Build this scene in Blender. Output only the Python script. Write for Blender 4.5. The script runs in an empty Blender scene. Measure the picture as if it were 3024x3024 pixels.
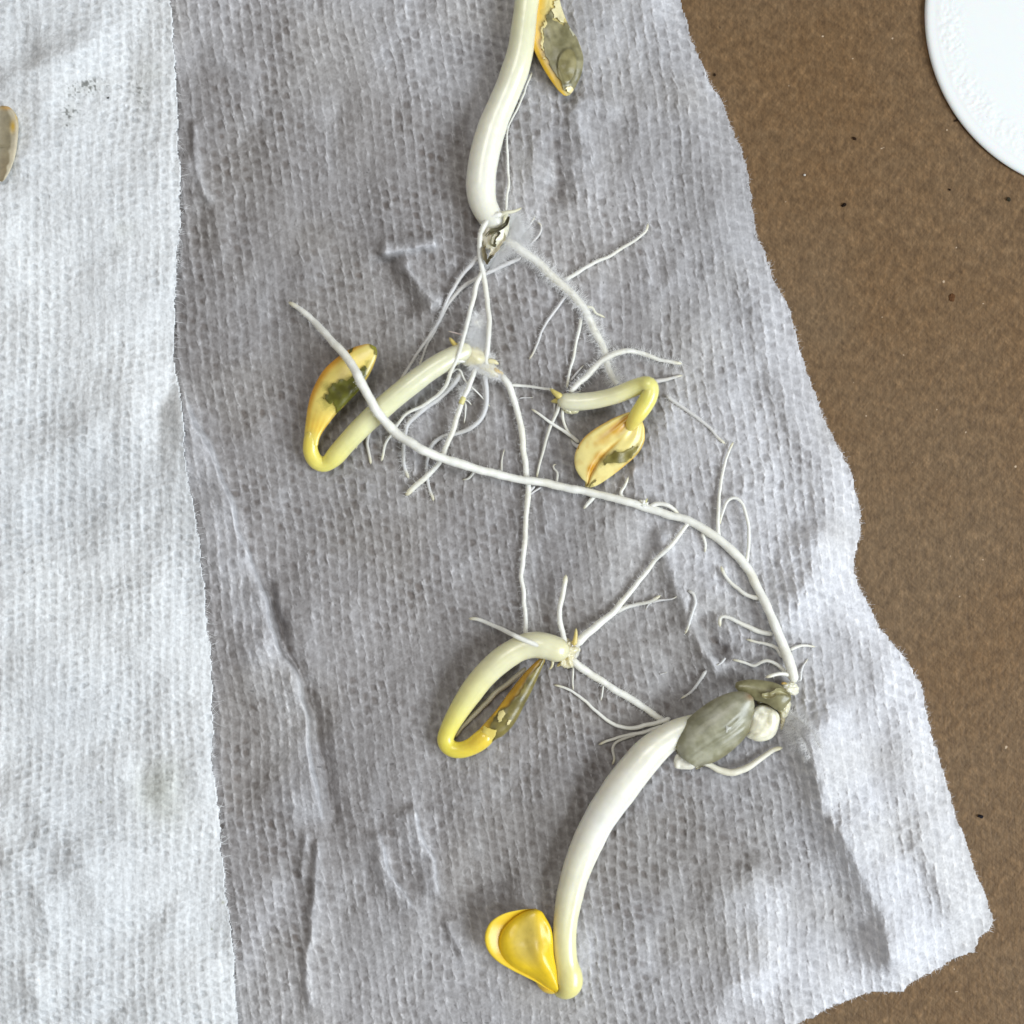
import bpy, math
import numpy as np
from mathutils import Vector

# ------------------------------------------------------------------ camera, world, light, exposure
SPAN = 0.160            # metres of cardboard seen across the picture
NPX = 3024.0            # drawing units across that span
S = SPAN / NPX
HCAM = 0.235            # camera height over the cardboard
scene = bpy.context.scene
cam_d = bpy.data.cameras.new("camera")
cam = bpy.data.objects.new("camera", cam_d)
scene.collection.objects.link(cam)
cam.location = (0, 0, HCAM)
cam.rotation_euler = (0, 0, 0)
cam_d.sensor_width = 36.0
cam_d.lens = 36.0 * HCAM / SPAN
cam_d.clip_start = 0.005
cam_d.clip_end = 50.0
scene.camera = cam
cam_d.dof.use_dof = True
cam_d.dof.focus_distance = HCAM - 0.0022
cam_d.dof.aperture_fstop = 9.0

world = bpy.data.worlds.new("World")
scene.world = world
world.use_nodes = True
bg = world.node_tree.nodes["Background"]
bg.inputs[0].default_value = (1.0, 0.975, 0.94, 1)
bg.inputs[1].default_value = 0.21


def area(name, loc, size, power, col, target=(0, 0, 0)):
    d = bpy.data.lights.new(name, 'AREA')
    d.shape = 'RECTANGLE'
    d.size, d.size_y = size
    d.energy = power
    d.color = col
    o = bpy.data.objects.new(name, d)
    scene.collection.objects.link(o)
    o.location = loc
    o.rotation_euler = (Vector(target) - Vector(loc)).to_track_quat('-Z', 'Y').to_euler()
    return o


area("window_light", (0.72, -0.26, 0.58), (0.62, 0.5), 11.6, (0.87, 0.94, 1.0))
area("room_light", (-0.10, 0.34, 0.95), (0.42, 0.36), 2.8, (1.0, 0.965, 0.92))

scene.view_settings.view_transform = 'Standard'
scene.view_settings.look = 'None'
scene.view_settings.exposure = 0.0
scene.view_settings.gamma = 1.0
scene.view_settings.use_curve_mapping = False
scene.render.film_transparent = False

# ------------------------------------------------------------------ helpers
rng = np.random.default_rng(7)
TABLE = rng.random((512, 512))


def lin(c):
    c = np.asarray(c, float) / 255.0
    return np.where(c <= 0.04045, c / 12.92, ((c + 0.055) / 1.055) ** 2.4)


def sstep(a, b, x):
    t = np.clip((x - a) / (b - a), 0, 1)
    return t * t * (3 - 2 * t)


def vnoise(x, y, sc, seed=0):
    x = np.asarray(x, float) / sc + seed * 37.17
    y = np.asarray(y, float) / sc + seed * 91.73
    xi = np.floor(x).astype(np.int64)
    yi = np.floor(y).astype(np.int64)
    fx = x - xi
    fy = y - yi
    fx = fx * fx * (3 - 2 * fx)
    fy = fy * fy * (3 - 2 * fy)
    x0, x1, y0, y1 = xi & 511, (xi + 1) & 511, yi & 511, (yi + 1) & 511
    a = TABLE[x0, y0] * (1 - fx) + TABLE[x1, y0] * fx
    b = TABLE[x0, y1] * (1 - fx) + TABLE[x1, y1] * fx
    return (a * (1 - fy) + b * fy) * 2 - 1


def fbm(x, y, sc, seed=0, o=3):
    r = 0
    a = 1.0
    for i in range(o):
        r = r + a * vnoise(x, y, sc / 2 ** i, seed + i * 11)
        a *= 0.5
    return r


FR = dict(F=(0, 0, 1.56522), T=(1300, 0, .36232), M=(1000, 600, .41408), N=(1500, 600, .41408), L=(800, 800, .36232),
          C=(1500, 1050, .28468), R=(1700, 1300, .41408), D=(1200, 1600, .41408), E=(1800, 1800, .36232),
          B=(1350, 2250, .36232), S=(0, 0, .41408), W=(0, 2000, .5176), K=(2024, 0, .5176), Q=(2024, 2024, .5176),
          V=(0, 1000, .5176), X=(0, 250, .15528), Y=(1000, 2300, .2588), P=(0, 0, 1.0))


def fr(f, pts):
    ox, oy, s = FR[f]
    p = np.asarray(pts, float).copy()
    p[:, 0] = ox + p[:, 0] * s
    p[:, 1] = oy + p[:, 1] * s
    return p


def world_pts(px, py, z):
    """drawing units and height in mm -> metres"""
    z = np.asarray(z, float) * 1e-3
    k = (HCAM - z) / HCAM
    return np.stack([(np.asarray(px) - 1512) * S * k, -(np.asarray(py) - 1512) * S * k, z + 0 * np.asarray(px)], -1)


def catmull(p, n):
    """smooth curve through the rows of p, n samples evenly spread by length of the first two columns"""
    p = np.asarray(p, float)
    if len(p) == 2:
        p = np.vstack([p[0], (p[0] + p[1]) / 2, p[1]])
    q = np.vstack([2 * p[0] - p[1], p, 2 * p[-1] - p[-2]])
    out = []
    for i in range(1, len(q) - 2):
        t = np.linspace(0, 1, 24, endpoint=False)[:, None]
        a, b, c, d = q[i - 1], q[i], q[i + 1], q[i + 2]
        out.append(0.5 * ((2 * b) + (-a + c) * t + (2 * a - 5 * b + 4 * c - d) * t ** 2 + (-a + 3 * b - 3 * c + d) * t ** 3))
    out.append(p[-1:])
    o = np.vstack(out)
    s = np.r_[0, np.cumsum(np.hypot(*np.diff(o[:, :2], axis=0).T))]
    u = np.linspace(0, s[-1], n)
    return np.stack([np.interp(u, s, o[:, k]) for k in range(o.shape[1])], -1), s[-1]


def in_poly(x, y, poly):
    poly = np.asarray(poly, float)
    r = np.zeros(np.shape(x), bool)
    j = len(poly) - 1
    for i in range(len(poly)):
        xi, yi = poly[i]
        xj, yj = poly[j]
        if yi != yj:
            r ^= ((yi > y) != (yj > y)) & (x < (xj - xi) * (y - yi) / (yj - yi) + xi)
        j = i
    return r


def tag(o, label=None, cat=None, group=None, kind=None):
    if label: o["label"] = label
    if cat: o["category"] = cat
    if group: o["group"] = group
    if kind: o["kind"] = kind
    return o


def mesh(name, v, faces, mat, col=None, parent=None, origin=None, smooth=True, sheet_like=False):
    """faces: an int array (n,4) or (n,3), or a list of such arrays"""
    v = np.asarray(v, float)
    if not isinstance(faces, list):
        faces = [faces]
    faces = [np.asarray(f, np.int64) for f in faces if len(f)]
    if parent is not None:
        origin = np.array(parent.matrix_world.translation) if parent.get("_o") is None else np.array(parent["_o"])
    elif origin is None:
        origin = np.array([(v[:, 0].min() + v[:, 0].max()) / 2, (v[:, 1].min() + v[:, 1].max()) / 2, v[:, 2].min()])
    me = bpy.data.meshes.new(name)
    nv = len(v)
    me.vertices.add(nv)
    me.vertices.foreach_set("co", (v - origin).astype(np.float32).ravel())
    idx = np.concatenate([f.ravel() for f in faces])
    tot = np.concatenate([np.full(len(f), f.shape[1]) for f in faces])
    me.loops.add(len(idx))
    me.loops.foreach_set("vertex_index", idx.astype(np.int32))
    me.polygons.add(len(tot))
    me.polygons.foreach_set("loop_start", np.r_[0, np.cumsum(tot)[:-1]].astype(np.int32))
    me.polygons.foreach_set("loop_total", tot.astype(np.int32))
    me.update(calc_edges=True)
    nz_ = np.empty(len(tot) * 3, np.float32)
    cz_ = np.empty(len(tot) * 3, np.float32)
    ar_ = np.empty(len(tot), np.float32)
    me.polygons.foreach_get("normal", nz_); me.polygons.foreach_get("center", cz_); me.polygons.foreach_get("area", ar_)
    nz_, cz_ = nz_.reshape(-1, 3), cz_.reshape(-1, 3)
    vol = float(((cz_ - cz_.mean(0)) * nz_).sum(1) @ ar_)
    if sheet_like:
        vol = float(nz_[:, 2] @ ar_)
    if vol < 0:
        me.flip_normals()
    if smooth:
        me.polygons.foreach_set("use_smooth", np.ones(len(tot), bool))
    if col is not None:
        a = me.color_attributes.new("Col", 'FLOAT_COLOR', 'POINT')
        c = np.ones((nv, 4), np.float32)
        c[:, :3] = col
        a.data.foreach_set("color", c.ravel())
    me.materials.append(mat)
    o = bpy.data.objects.new(name, me)
    scene.collection.objects.link(o)
    if parent is not None:
        o.parent = parent
        if parent.type == 'EMPTY':
            pass
        o["_o"] = [float(t) for t in origin]
    else:
        o.location = origin
        o["_o"] = [float(t) for t in origin]
    return o


def thing(name, px, py, label, cat, group=None):
    o = bpy.data.objects.new(name, None)
    scene.collection.objects.link(o)
    o.empty_display_size = 0.01
    z = float(low_z(np.array([px], float), np.array([py], float))[0])
    w = world_pts(px, py, z)
    o.location = w
    o["_o"] = [float(t) for t in w]
    return tag(o, label, cat, group)


def boundary_skirt(quads, v, drop):
    """closing strip below the free edges of a sheet"""
    e = np.vstack([quads[:, [0, 1]], quads[:, [1, 2]], quads[:, [2, 3]], quads[:, [3, 0]]])
    key = np.sort(e, 1)
    k = key[:, 0].astype(np.int64) * (len(v) + 1) + key[:, 1]
    _, inv, cnt = np.unique(k, return_inverse=True, return_counts=True)
    b = e[cnt[inv] == 1]
    used = np.unique(b)
    m = -np.ones(len(v), np.int64)
    m[used] = len(v) + np.arange(len(used))
    nv = v[used].copy()
    nv[:, 2] -= drop
    q = np.stack([b[:, 1], b[:, 0], m[b[:, 0]], m[b[:, 1]]], -1)
    return np.vstack([v, nv]), np.vstack([quads, q]), used


# ------------------------------------------------------------------ materials
def new_mat(name):
    m = bpy.data.materials.new(name)
    m.use_nodes = True
    nt = m.node_tree
    return m, nt, nt.nodes["Principled BSDF"]


def node(nt, t, **kw):
    n = nt.nodes.new(t)
    for k, v in kw.items():
        if k.startswith("i_"):
            n.inputs[k[2:].replace("_", " ")].default_value = v
        else:
            setattr(n, k, v)
    return n


def noise_of(scale, rot=0.0, st=(1, 1, 1), detail=4.0, rough=0.6):
    mp = node(nt, "ShaderNodeMapping")
    mp.vector_type = 'TEXTURE'
    mp.inputs["Rotation"].default_value = (0, 0, rot)
    mp.inputs["Scale"].default_value = [1.0 / t_ for t_ in st]
    n = node(nt, "ShaderNodeTexNoise", i_Scale=scale, i_Detail=detail, i_Roughness=rough)
    nt.links.new(tc.outputs["Object"], mp.inputs[0])
    nt.links.new(mp.outputs[0], n.inputs["Vector"])
    return n.outputs[0]


def ramp(src, stops):
    r = node(nt, "ShaderNodeValToRGB")
    e = r.color_ramp.elements
    while len(e) < len(stops):
        e.new(0.5)
    for q, (p, c) in zip(e, stops):
        q.position = p
        q.color = (*c, 1) if len(np.shape(c)) else (c, c, c, 1)
    nt.links.new(src, r.inputs[0])
    return r.outputs[0]


def mix(a, bb, f, typ='MIX'):
    m_ = node(nt, "ShaderNodeMix", data_type='RGBA', blend_type=typ)
    for s_, i_ in ((f, 0), (a, 6), (bb, 7)):
        if hasattr(s_, "links"):
            nt.links.new(s_, m_.inputs[i_])
        elif i_ == 0:
            m_.inputs[0].default_value = s_
        else:
            m_.inputs[i_].default_value = (*s_, 1)
    return m_.outputs[2]


def attr_mat(name, rough, spec=0.5, sss=0.0, sss_r=(1, .8, .5), sss_scale=0.001, var=0.10, nscale=900.0, bump=0.0, bscale=3000.0,
             coat=0.0, bdist=0.0001, stretch=None, trans=0.0):
    m, nt, b = new_mat(name)
    at = node(nt, "ShaderNodeAttribute", attribute_name="Col")
    tc = node(nt, "ShaderNodeTexCoord")
    nz = node(nt, "ShaderNodeTexNoise", i_Scale=nscale, i_Detail=4.0, i_Roughness=0.6)
    nt.links.new(tc.outputs["Object"], nz.inputs["Vector"])
    mr = node(nt, "ShaderNodeMapRange")
    mr.inputs["From Min"].default_value = 0.3
    mr.inputs["From Max"].default_value = 0.7
    mr.inputs["To Min"].default_value = 1 - var
    mr.inputs["To Max"].default_value = 1 + var * 0.5
    nt.links.new(nz.outputs[0], mr.inputs[0])
    mx = node(nt, "ShaderNodeVectorMath", operation='SCALE')
    nt.links.new(at.outputs["Color"], mx.inputs[0])
    nt.links.new(mr.outputs[0], mx.inputs["Scale"])
    nt.links.new(mx.outputs[0], b.inputs["Base Color"])
    b.inputs["Roughness"].default_value = rough
    b.inputs["Specular IOR Level"].default_value = spec
    b.inputs["Coat Weight"].default_value = coat
    b.inputs["Coat Roughness"].default_value = 0.18
    if sss:
        b.inputs["Subsurface Weight"].default_value = sss
        b.inputs["Subsurface Radius"].default_value = sss_r
        b.inputs["Subsurface Scale"].default_value = sss_scale
    if trans:
        b.inputs["Transmission Weight"].default_value = trans
    if bump:
        nb = node(nt, "ShaderNodeTexNoise", i_Scale=bscale, i_Detail=5.0, i_Roughness=0.65)
        if stretch:
            mp = node(nt, "ShaderNodeMapping")
            mp.inputs["Rotation"].default_value = (0, 0, stretch[0])
            mp.inputs["Scale"].default_value = [1.0 / t_ for t_ in stretch[1]]
            mp.vector_type = 'TEXTURE'
            nt.links.new(tc.outputs["Object"], mp.inputs[0])
            nt.links.new(mp.outputs[0], nb.inputs["Vector"])
        else:
            nt.links.new(tc.outputs["Object"], nb.inputs["Vector"])
        bp = node(nt, "ShaderNodeBump")
        bp.inputs["Strength"].default_value = bump
        bp.inputs["Distance"].default_value = bdist
        nt.links.new(nb.outputs[0], bp.inputs["Height"])
        nt.links.new(bp.outputs[0], b.inputs["Normal"])
    return m


M_PAPER, nt, b = new_mat("paper")
tc = node(nt, "ShaderNodeTexCoord")
_at = node(nt, "ShaderNodeAttribute", attribute_name="Col").outputs["Color"]
_fs = [noise_of(2600.0, 0.12, (1.0, 0.17, 1), 2), noise_of(2800.0, 1.15, (1.0, 0.15, 1), 2), noise_of(2800.0, -0.8, (1.0, 0.15, 1), 2), noise_of(2500.0, detail=3)]
_c = _at
for _f, _k in zip(_fs, (0.42, 0.34, 0.34, 0.40)):
    _c = mix(_c, ramp(_f, [(0.28, (0.74, 0.735, 0.73)), (0.5, (0.96, 0.96, 0.96)), (0.72, (1.14, 1.14, 1.145))]), _k, 'MULTIPLY')
nt.links.new(_c, b.inputs["Base Color"])
b.inputs["Roughness"].default_value = 0.95
b.inputs["Specular IOR Level"].default_value = 0.12
_h = None
for _f in _fs:
    if _h is None:
        _h = _f
        continue
    _a = node(nt, "ShaderNodeMath", operation='ADD')
    nt.links.new(_h, _a.inputs[0]); nt.links.new(_f, _a.inputs[1])
    _h = _a.outputs[0]
bp = node(nt, "ShaderNodeBump")
bp.inputs["Strength"].default_value = 0.6
bp.inputs["Distance"].default_value = 0.00010
nt.links.new(_h, bp.inputs["Height"])
nt.links.new(bp.outputs[0], b.inputs["Normal"])
M_STEM = attr_mat("stem_flesh", 0.28, spec=0.5, coat=0.45, sss=0.55, sss_r=(1, .9, .55), sss_scale=0.0022, var=0.05, nscale=800.0, bump=0.12, bscale=1600.0)
M_LEAF = attr_mat("seed_leaf_flesh", 0.26, spec=0.5, sss=0.15, sss_r=(1, .95, .5), sss_scale=0.0012, var=0.10, nscale=500.0, bump=0.15, bscale=1500.0)
M_ROOT = attr_mat("root_flesh", 0.38, spec=0.5, sss=0.30, sss_r=(1, .95, .8), sss_scale=0.0012, var=0.07, nscale=900.0, bump=0.3, bscale=4500.0)
M_HULL = attr_mat("seed_coat", 0.30, spec=0.55, sss=0.10, sss_r=(1, .8, .5), sss_scale=0.0008, var=0.22, nscale=700.0, bump=0.35, bscale=900.0,
                  bdist=0.00015, stretch=(0.5, (0.25, 1.0, 1.0)))
_nt = M_ROOT.node_tree
_out = _nt.nodes["Material Output"]
_ms = _nt.nodes.new("ShaderNodeMixShader")
_ms.inputs[0].default_value = 0.09
_nt.links.new(_nt.nodes["Principled BSDF"].outputs[0], _ms.inputs[1])
_nt.links.new(_nt.nodes.new("ShaderNodeBsdfTransparent").outputs[0], _ms.inputs[2])
_nt.links.new(_ms.outputs[0], _out.inputs["Surface"])
M_HAIR = attr_mat("root_hair", 0.7, spec=0.2, var=0.0)
M_CRUMB = attr_mat("crumb", 0.9, spec=0.1, var=0.3, nscale=4000.0)

# kraft cardboard
M_CARD, nt, b = new_mat("kraft_cardboard")
tc = node(nt, "ShaderNodeTexCoord")


big = ramp(noise_of(24.0, detail=3), [(0.35, lin((109, 83, 53))), (0.65, lin((112, 93, 70)))])
mott = ramp(noise_of(650.0, detail=4, rough=0.6), [(0.30, lin((80, 58, 35))), (0.5, lin((110, 86, 58))), (0.72, lin((134, 109, 79)))])
c1 = mix(big, mott, 0.45)
fd = noise_of(3000.0, 0.3, (1.0, .6, 1), 2, .7)
fa = noise_of(1900.0, 0.10, (1.0, 0.22, 1), 2)
fb = noise_of(1800.0, 0.9, (1.0, 0.2, 1), 2)
fc = noise_of(1800.0, -0.6, (1.0, 0.2, 1), 2)
for f_, s_ in ((fa, .55), (fb, .42), (fc, .42), (fd, .42)):
    c1 = mix(c1, ramp(f_, [(0.33, (0.36, 0.35, 0.34)), (0.5, (0.5, 0.5, 0.5)), (0.68, (0.68, 0.67, 0.66))]), s_, 'OVERLAY')
dk = ramp(noise_of(850.0, 0.4, (1, 0.55, 1), 1), [(0.82, 0.0), (0.86, 1.0)])
c1 = mix(c1, lin((58, 41, 28)), dk)
wt = ramp(noise_of(900.0, 2.2, (1, 0.7, 1), 1), [(0.775, 0.0), (0.80, 1.0)])
c1 = mix(c1, lin((186, 164, 138)), wt)
nt.links.new(c1, b.inputs["Base Color"])
b.inputs["Roughness"].default_value = 0.62
b.inputs["Specular IOR Level"].default_value = 0.26
add1 = node(nt, "ShaderNodeMath", operation='ADD')
add2 = node(nt, "ShaderNodeMath", operation='ADD')
nt.links.new(fa, add1.inputs[0]); nt.links.new(fb, add1.inputs[1])
nt.links.new(add1.outputs[0], add2.inputs[0]); nt.links.new(fc, add2.inputs[1])
bp = node(nt, "ShaderNodeBump")
bp.inputs["Strength"].default_value = 0.5
bp.inputs["Distance"].default_value = 0.00016
nt.links.new(add2.outputs[0], bp.inputs["Height"])
nt.links.new(bp.outputs[0], b.inputs["Normal"])

# white plastic
M_LID, nt, b = new_mat("white_plastic")
b.inputs["Base Color"].default_value = (0.86, 0.865, 0.86, 1)
b.inputs["Roughness"].default_value = 0.42
b.inputs["Specular IOR Level"].default_value = 0.45
b.inputs["Subsurface Weight"].default_value = 0.15
b.inputs["Subsurface Scale"].default_value = 0.002
tc = node(nt, "ShaderNodeTexCoord")
sp = ramp(noise_of(1700.0, detail=1), [(0.80, lin((236, 237, 236))), (0.835, lin((150, 148, 142)))])
nt.links.new(sp, b.inputs["Base Color"])

# ------------------------------------------------------------------ the cardboard
n = 9
gx, gy = np.meshgrid(np.linspace(-0.30, 0.30, n), np.linspace(-0.30, 0.30, n))
v = np.stack([gx.ravel(), gy.ravel(), 0 * gx.ravel()], -1)
ii = np.arange(n * n).reshape(n, n)
q = np.stack([ii[:-1, :-1], ii[:-1, 1:], ii[1:, 1:], ii[1:, :-1]], -1).reshape(-1, 4)
v2, q2, _ = boundary_skirt(q, v, 0.004)
o = mesh("cardboard", v2, q2, M_CARD, origin=np.zeros(3), smooth=False, sheet_like=True)
tag(o, "brown kraft cardboard sheet under the towel and the lid", None, kind="structure")

# ------------------------------------------------------------------ the towels: large shape
EDGE_R = fr('F', [(1262, -140), (1272, -40), (1282, 0), (1302, 60), (1318, 105), (1345, 160), (1367, 205), (1385, 250), (1402, 290), (1412, 335), (1420, 385), (1423, 425), (1436, 458), (1450, 490),
                  (1462, 525), (1478, 560), (1492, 592), (1503, 625), (1515, 680), (1530, 725), (1547, 762), (1560, 795), (1572, 822), (1590, 855), (1606, 890), (1615, 925), (1624, 965), (1624, 1010), (1616, 1045), (1613, 1075), (1626, 1112),
                  (1641, 1142), (1660, 1180), (1682, 1208), (1704, 1232), (1724, 1262), (1738, 1292), (1750, 1335), (1758, 1382), (1770, 1424), (1783, 1465), (1796, 1508), (1808, 1552), (1826, 1600), (1842, 1642), (1860, 1692), (1874, 1742),
                  (1868, 1757), (1852, 1768), (1842, 1785), (1836, 1798), (1820, 1802), (1796, 1812), (1770, 1830), (1742, 1843), (1716, 1858), (1700, 1872), (1680, 1873), (1650, 1871), (1625, 1878), (1600, 1889), (1575, 1897),
                  (1560, 1905), (1538, 1918), (1500, 1934), (1455, 1950), (1400, 1985), (1330, 2060)])
LOW_POLY = np.vstack([EDGE_R, [[330, 2060 * 1.56522], [330, -140 * 1.56522]]])
EDGE_L = fr('F', [(320, -110), (322, 0), (325, 60), (329, 120), (332, 145), (333, 200), (337, 280), (342, 350), (343, 430), (336, 500), (333, 540), (331, 600), (328, 660), (330, 690), (338, 740), (345, 790),
                  (350, 850), (356, 910), (366, 960), (377, 1030), (384, 1090), (392, 1160), (397, 1210), (399, 1260), (403, 1330), (405, 1390), (401, 1440), (406, 1480), (414, 1520), (418, 1570), (421, 1620), (427, 1690), (434, 1745),
                  (441, 1800), (444, 1860), (447, 1932), (450, 2040)])
UP_POLY = np.vstack([EDGE_L, [[-240, 2040 * 1.56522], [-240, -110 * 1.56522]]])

# each: frame, points, height mm, half-width on the left of the line, on its right (looking along it, drawing units)
RIDGES = [
    ('Q', [(560, 120), (650, 230), (740, 400), (800, 660), (900, 860), (1010, 1040), (1090, 1260), (1150, 1480), (1210, 1760)], 4.6, 50, 110),
    ('Q', [(620, 170), (760, 330), (900, 520), (1080, 760)], 0.9, 50, 40),
    ('Q', [(1240, 760), (1400, 1010), (1520, 1230), (1600, 1420)], 2.2, 50, 90),
    ('Q', [(480, 1900), (420, 1500), (370, 1150), (330, 960)], 2.2, 110, 110),
    ('R', [(560, 560), (640, 760), (720, 1020), (830, 1300), (960, 1540), (1080, 1700)], 1.5, 24, 46),
    ('R', [(840, 1200), (960, 1400), (1100, 1580)], -2.2, 18, 30),
    ('R', [(1700, 560), (1680, 900), (1600, 1150), (1560, 1500)], 2.4, 80, 80),
    ('V', [(980, 180), (1050, 330), (1130, 520), (1200, 700), (1290, 890), (1380, 1170), (1480, 1440), (1560, 1690), (1660, 1880), (1720, 2010), (1765, 2400), (1810, 2700), (1860, 2900)], 3.2, 92, 13),
    ('V', [(1420, 1250), (1560, 1530), (1640, 1760), (1740, 1980), (1850, 2400), (1905, 2850)], -1.9, 13, 30),
    ('V', [(1570, 1380), (1620, 1580), (1680, 1790), (1780, 2010)], 1.1, 10, 40),
    ('W', [(1810, 860), (1795, 1200), (1765, 1550), (1752, 1950)], 1.7, 13, 44),
    ('W', [(1735, 850), (1722, 1050), (1712, 1200)], 0.9, 12, 30),
    ('Y', [(380, 520), (520, 820), (600, 1100), (720, 1320), (850, 1560)], 2.4, 40, 10),
    ('Y', [(800, 250), (920, 560), (1060, 980), (1180, 1420)], 2.0, 44, 11),
    ('Y', [(1200, 1500), (1260, 1680), (1330, 1860), (1430, 2100)], 0.9, 12, 40),
    ('Y', [(1280, 1240), (1800, 1180), (2100, 1200)], -2.2, 60, 70),
    ('M', [(420, 380), (540, 520), (640, 640), (760, 760)], 2.6, 34, 26),
    ('M', [(240, 340), (340, 460), (470, 640), (580, 800)], -2.2, 44, 50),
    ('M', [(260, 345), (430, 330), (600, 300), (760, 280)], 2.2, 22, 30),
    ('M', [(900, 330), (800, 420), (760, 520)], 0.9, 30, 30),
    ('T', [(1080, 790), (1130, 950), (1180, 1150), (1240, 1380)], 1.2, 34, 40),
    ('T', [(1080, 760), (1250, 830), (1450, 960)], 0.9, 26, 30),
    ('T', [(790, 1050), (800, 1300), (790, 1560)], 1.1, 34, 40),
    ('T', [(910, 1050), (920, 1350), (930, 1700)], -1.6, 30, 40),
    ('T', [(350, -60), (560, 250), (620, 300)], 0.0, 30, 30),
    ('S', [(1360, 840), (1380, 1100), (1430, 1330), (1520, 1500)], 1.0, 10, 30),
    ('S', [(1290, 1080), (1400, 1330), (1560, 1500), (1600, 1900)], 1.0, 40, 26),
    ('S', [(1400, 380), (1600, 420), (1900, 560)], 0.9, 50, 60),
    ('N', [(1250, 380), (1160, 560), (1020, 760), (960, 900)], 0.8, 40, 44),
    ('N', [(880, 220), (960, 420), (1010, 640)], 0.6, 26, 32),
    ('N', [(740, 1130), (760, 1240), (800, 1330)], 0.8, 18, 26),
    ('C', [(1340, 1080), (1330, 1300), (1460, 1500)], 0.9, 26, 30),
    ('C', [(380, 1380), (370, 1600), (400, 1900)], 0.6, 22, 24),
    ('P', [(1130, 1270), (1180, 1330), (1260, 1370)], 0.5, 40, 40),
    ('P', [(1750, 2700), (1650, 2400), (1560, 2250)], 0.6, 70, 70),
    ('P', [(2350, 700), (2370, 900), (2420, 1050)], 0.9, 60, 60),
    ('P', [(2480, 1250), (2500, 1450), (2520, 1600)], 1.0, 60, 50),
]
UP_RIDGES = [
    ('S', [(-60, 560), (120, 520), (300, 450), (430, 400), (620, 330), (820, 170)], 1.5, 81, 62),
    ('S', [(-60, 420), (180, 300), (330, 240)], -1.0, 81, 94),
    ('S', [(1130, 300), (1160, 480), (1180, 660)], 0.7, 45, 40),
    ('S', [(380, 520), (330, 780), (230, 1000), (60, 1300)], 1.1, 81, 81),
    ('V', [(1000, 150), (700, 340), (480, 560), (330, 900)], 1.3, 148, 175),
    ('V', [(60, 260), (240, 560), (300, 900), (200, 1300)], -0.9, 135, 162),
    ('V', [(1150, 1080), (950, 1300), (760, 1600), (600, 1930)], 0.9, 135, 162),
    ('W', [(880, 380), (880, 560), (900, 700), (990, 880)], -1.35, 67, 121),
    ('W', [(1050, 380), (1080, 560), (1060, 760)], 0.8, 67, 81),
    ('W', [(-60, 520), (260, 800), (480, 1100), (640, 1500)], 1.3, 94, 108),
    ('W', [(-60, 900), (200, 1220), (330, 1480), (560, 1960)], 1.2, 81, 94),
    ('W', [(120, 1560), (170, 1760), (260, 1950)], 1.0, 45, 54),
    ('W', [(640, 300), (720, 620), (760, 900)], 0.9, 108, 94),
]


def ridges(x, y, lst):
    h = np.zeros_like(x)
    for f, pts, amp, wl, wr in lst:
        p, _ = catmull(fr(f, pts), 8 * len(pts))
        m = 3.0 * max(wl, wr)
        box = (x > p[:, 0].min() - m) & (x < p[:, 0].max() + m) & (y > p[:, 1].min() - m) & (y < p[:, 1].max() + m)
        if not box.any():
            continue
        xx, yy = x[box], y[box]
        xx = xx + 9 * vnoise(xx, yy, 70, 5)
        yy = yy + 9 * vnoise(xx, yy, 70, 6)
        best = np.full(xx.shape, 1e9)
        side = np.zeros_like(xx)
        tt = np.zeros_like(xx)
        N = len(p) - 1
        for i in range(N):
            a, bb = p[i], p[i + 1]
            d = bb - a
            t = np.clip(((xx - a[0]) * d[0] + (yy - a[1]) * d[1]) / (d @ d), 0, 1)
            ex, ey = xx - a[0] - t * d[0], yy - a[1] - t * d[1]
            r = ex * ex + ey * ey
            k = r < best
            best = np.where(k, r, best)
            side = np.where(k, d[0] * ey - d[1] * ex, side)
            tt = np.where(k, (i + t) / N, tt)
        w = np.where(side > 0, wl * 1.0, wr * 1.0)     # screen y runs down: positive = left of travel going down
        dist = np.sqrt(best)
        prof = np.exp(-(dist / w) ** 1.6)
        env = sstep(0, np.clip(1.1 * max(wl, wr) / max(np.hypot(*np.diff(p, axis=0).T).sum(), 1), 0.12, 0.45), np.minimum(tt, 1 - tt))
        h[box] += amp * prof * env * (0.85 + 0.3 * vnoise(xx, yy, 90, 9))
    return h


def edge_dist(x, y, edge):
    """rough distance from the free edge, measured across"""
    s = np.argsort(edge[:, 1])
    ex = np.interp(y, edge[s, 1], edge[s, 0])
    return ex - x


EDGE_R_SIDE = EDGE_R[:47]


def low_macro(x, y):
    z = 2.3 + 0.62 * fbm(x, y, 420, 1, 2) + 0.46 * fbm(x + 0.2 * y, y * 0.5, 120, 2, 2) + 0.07 * fbm(x, y, 42, 3, 2)
    d = edge_dist(x, y, EDGE_R_SIDE)
    lift = 0.9 * np.clip(vnoise(0 * x, y, 300, 21) + 0.3, 0, 1) + 0.35
    z = z + lift * np.exp(-((d - 70) / 60.0) ** 2)
    z = z + ridges(x, y, RIDGES)
    fall = sstep(0, 70, d)
    z = np.maximum(z, 0.25)
    z = z * (0.22 + 0.78 * sstep(0, 130, d) ** 0.8)
    # the lower free edge sinks too
    yb = np.interp(x, [2400, 2660, 2930], [3020, 2930, 2720])
    z = z * (0.25 + 0.75 * sstep(0, 120, yb - y) + 0.75 * (x < 2350) * (1 - sstep(0, 120, yb - y)))
    z = z * (0.12 + 0.88 * sstep(310, 520, x))
    return np.maximum(z, 0.22)


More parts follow.
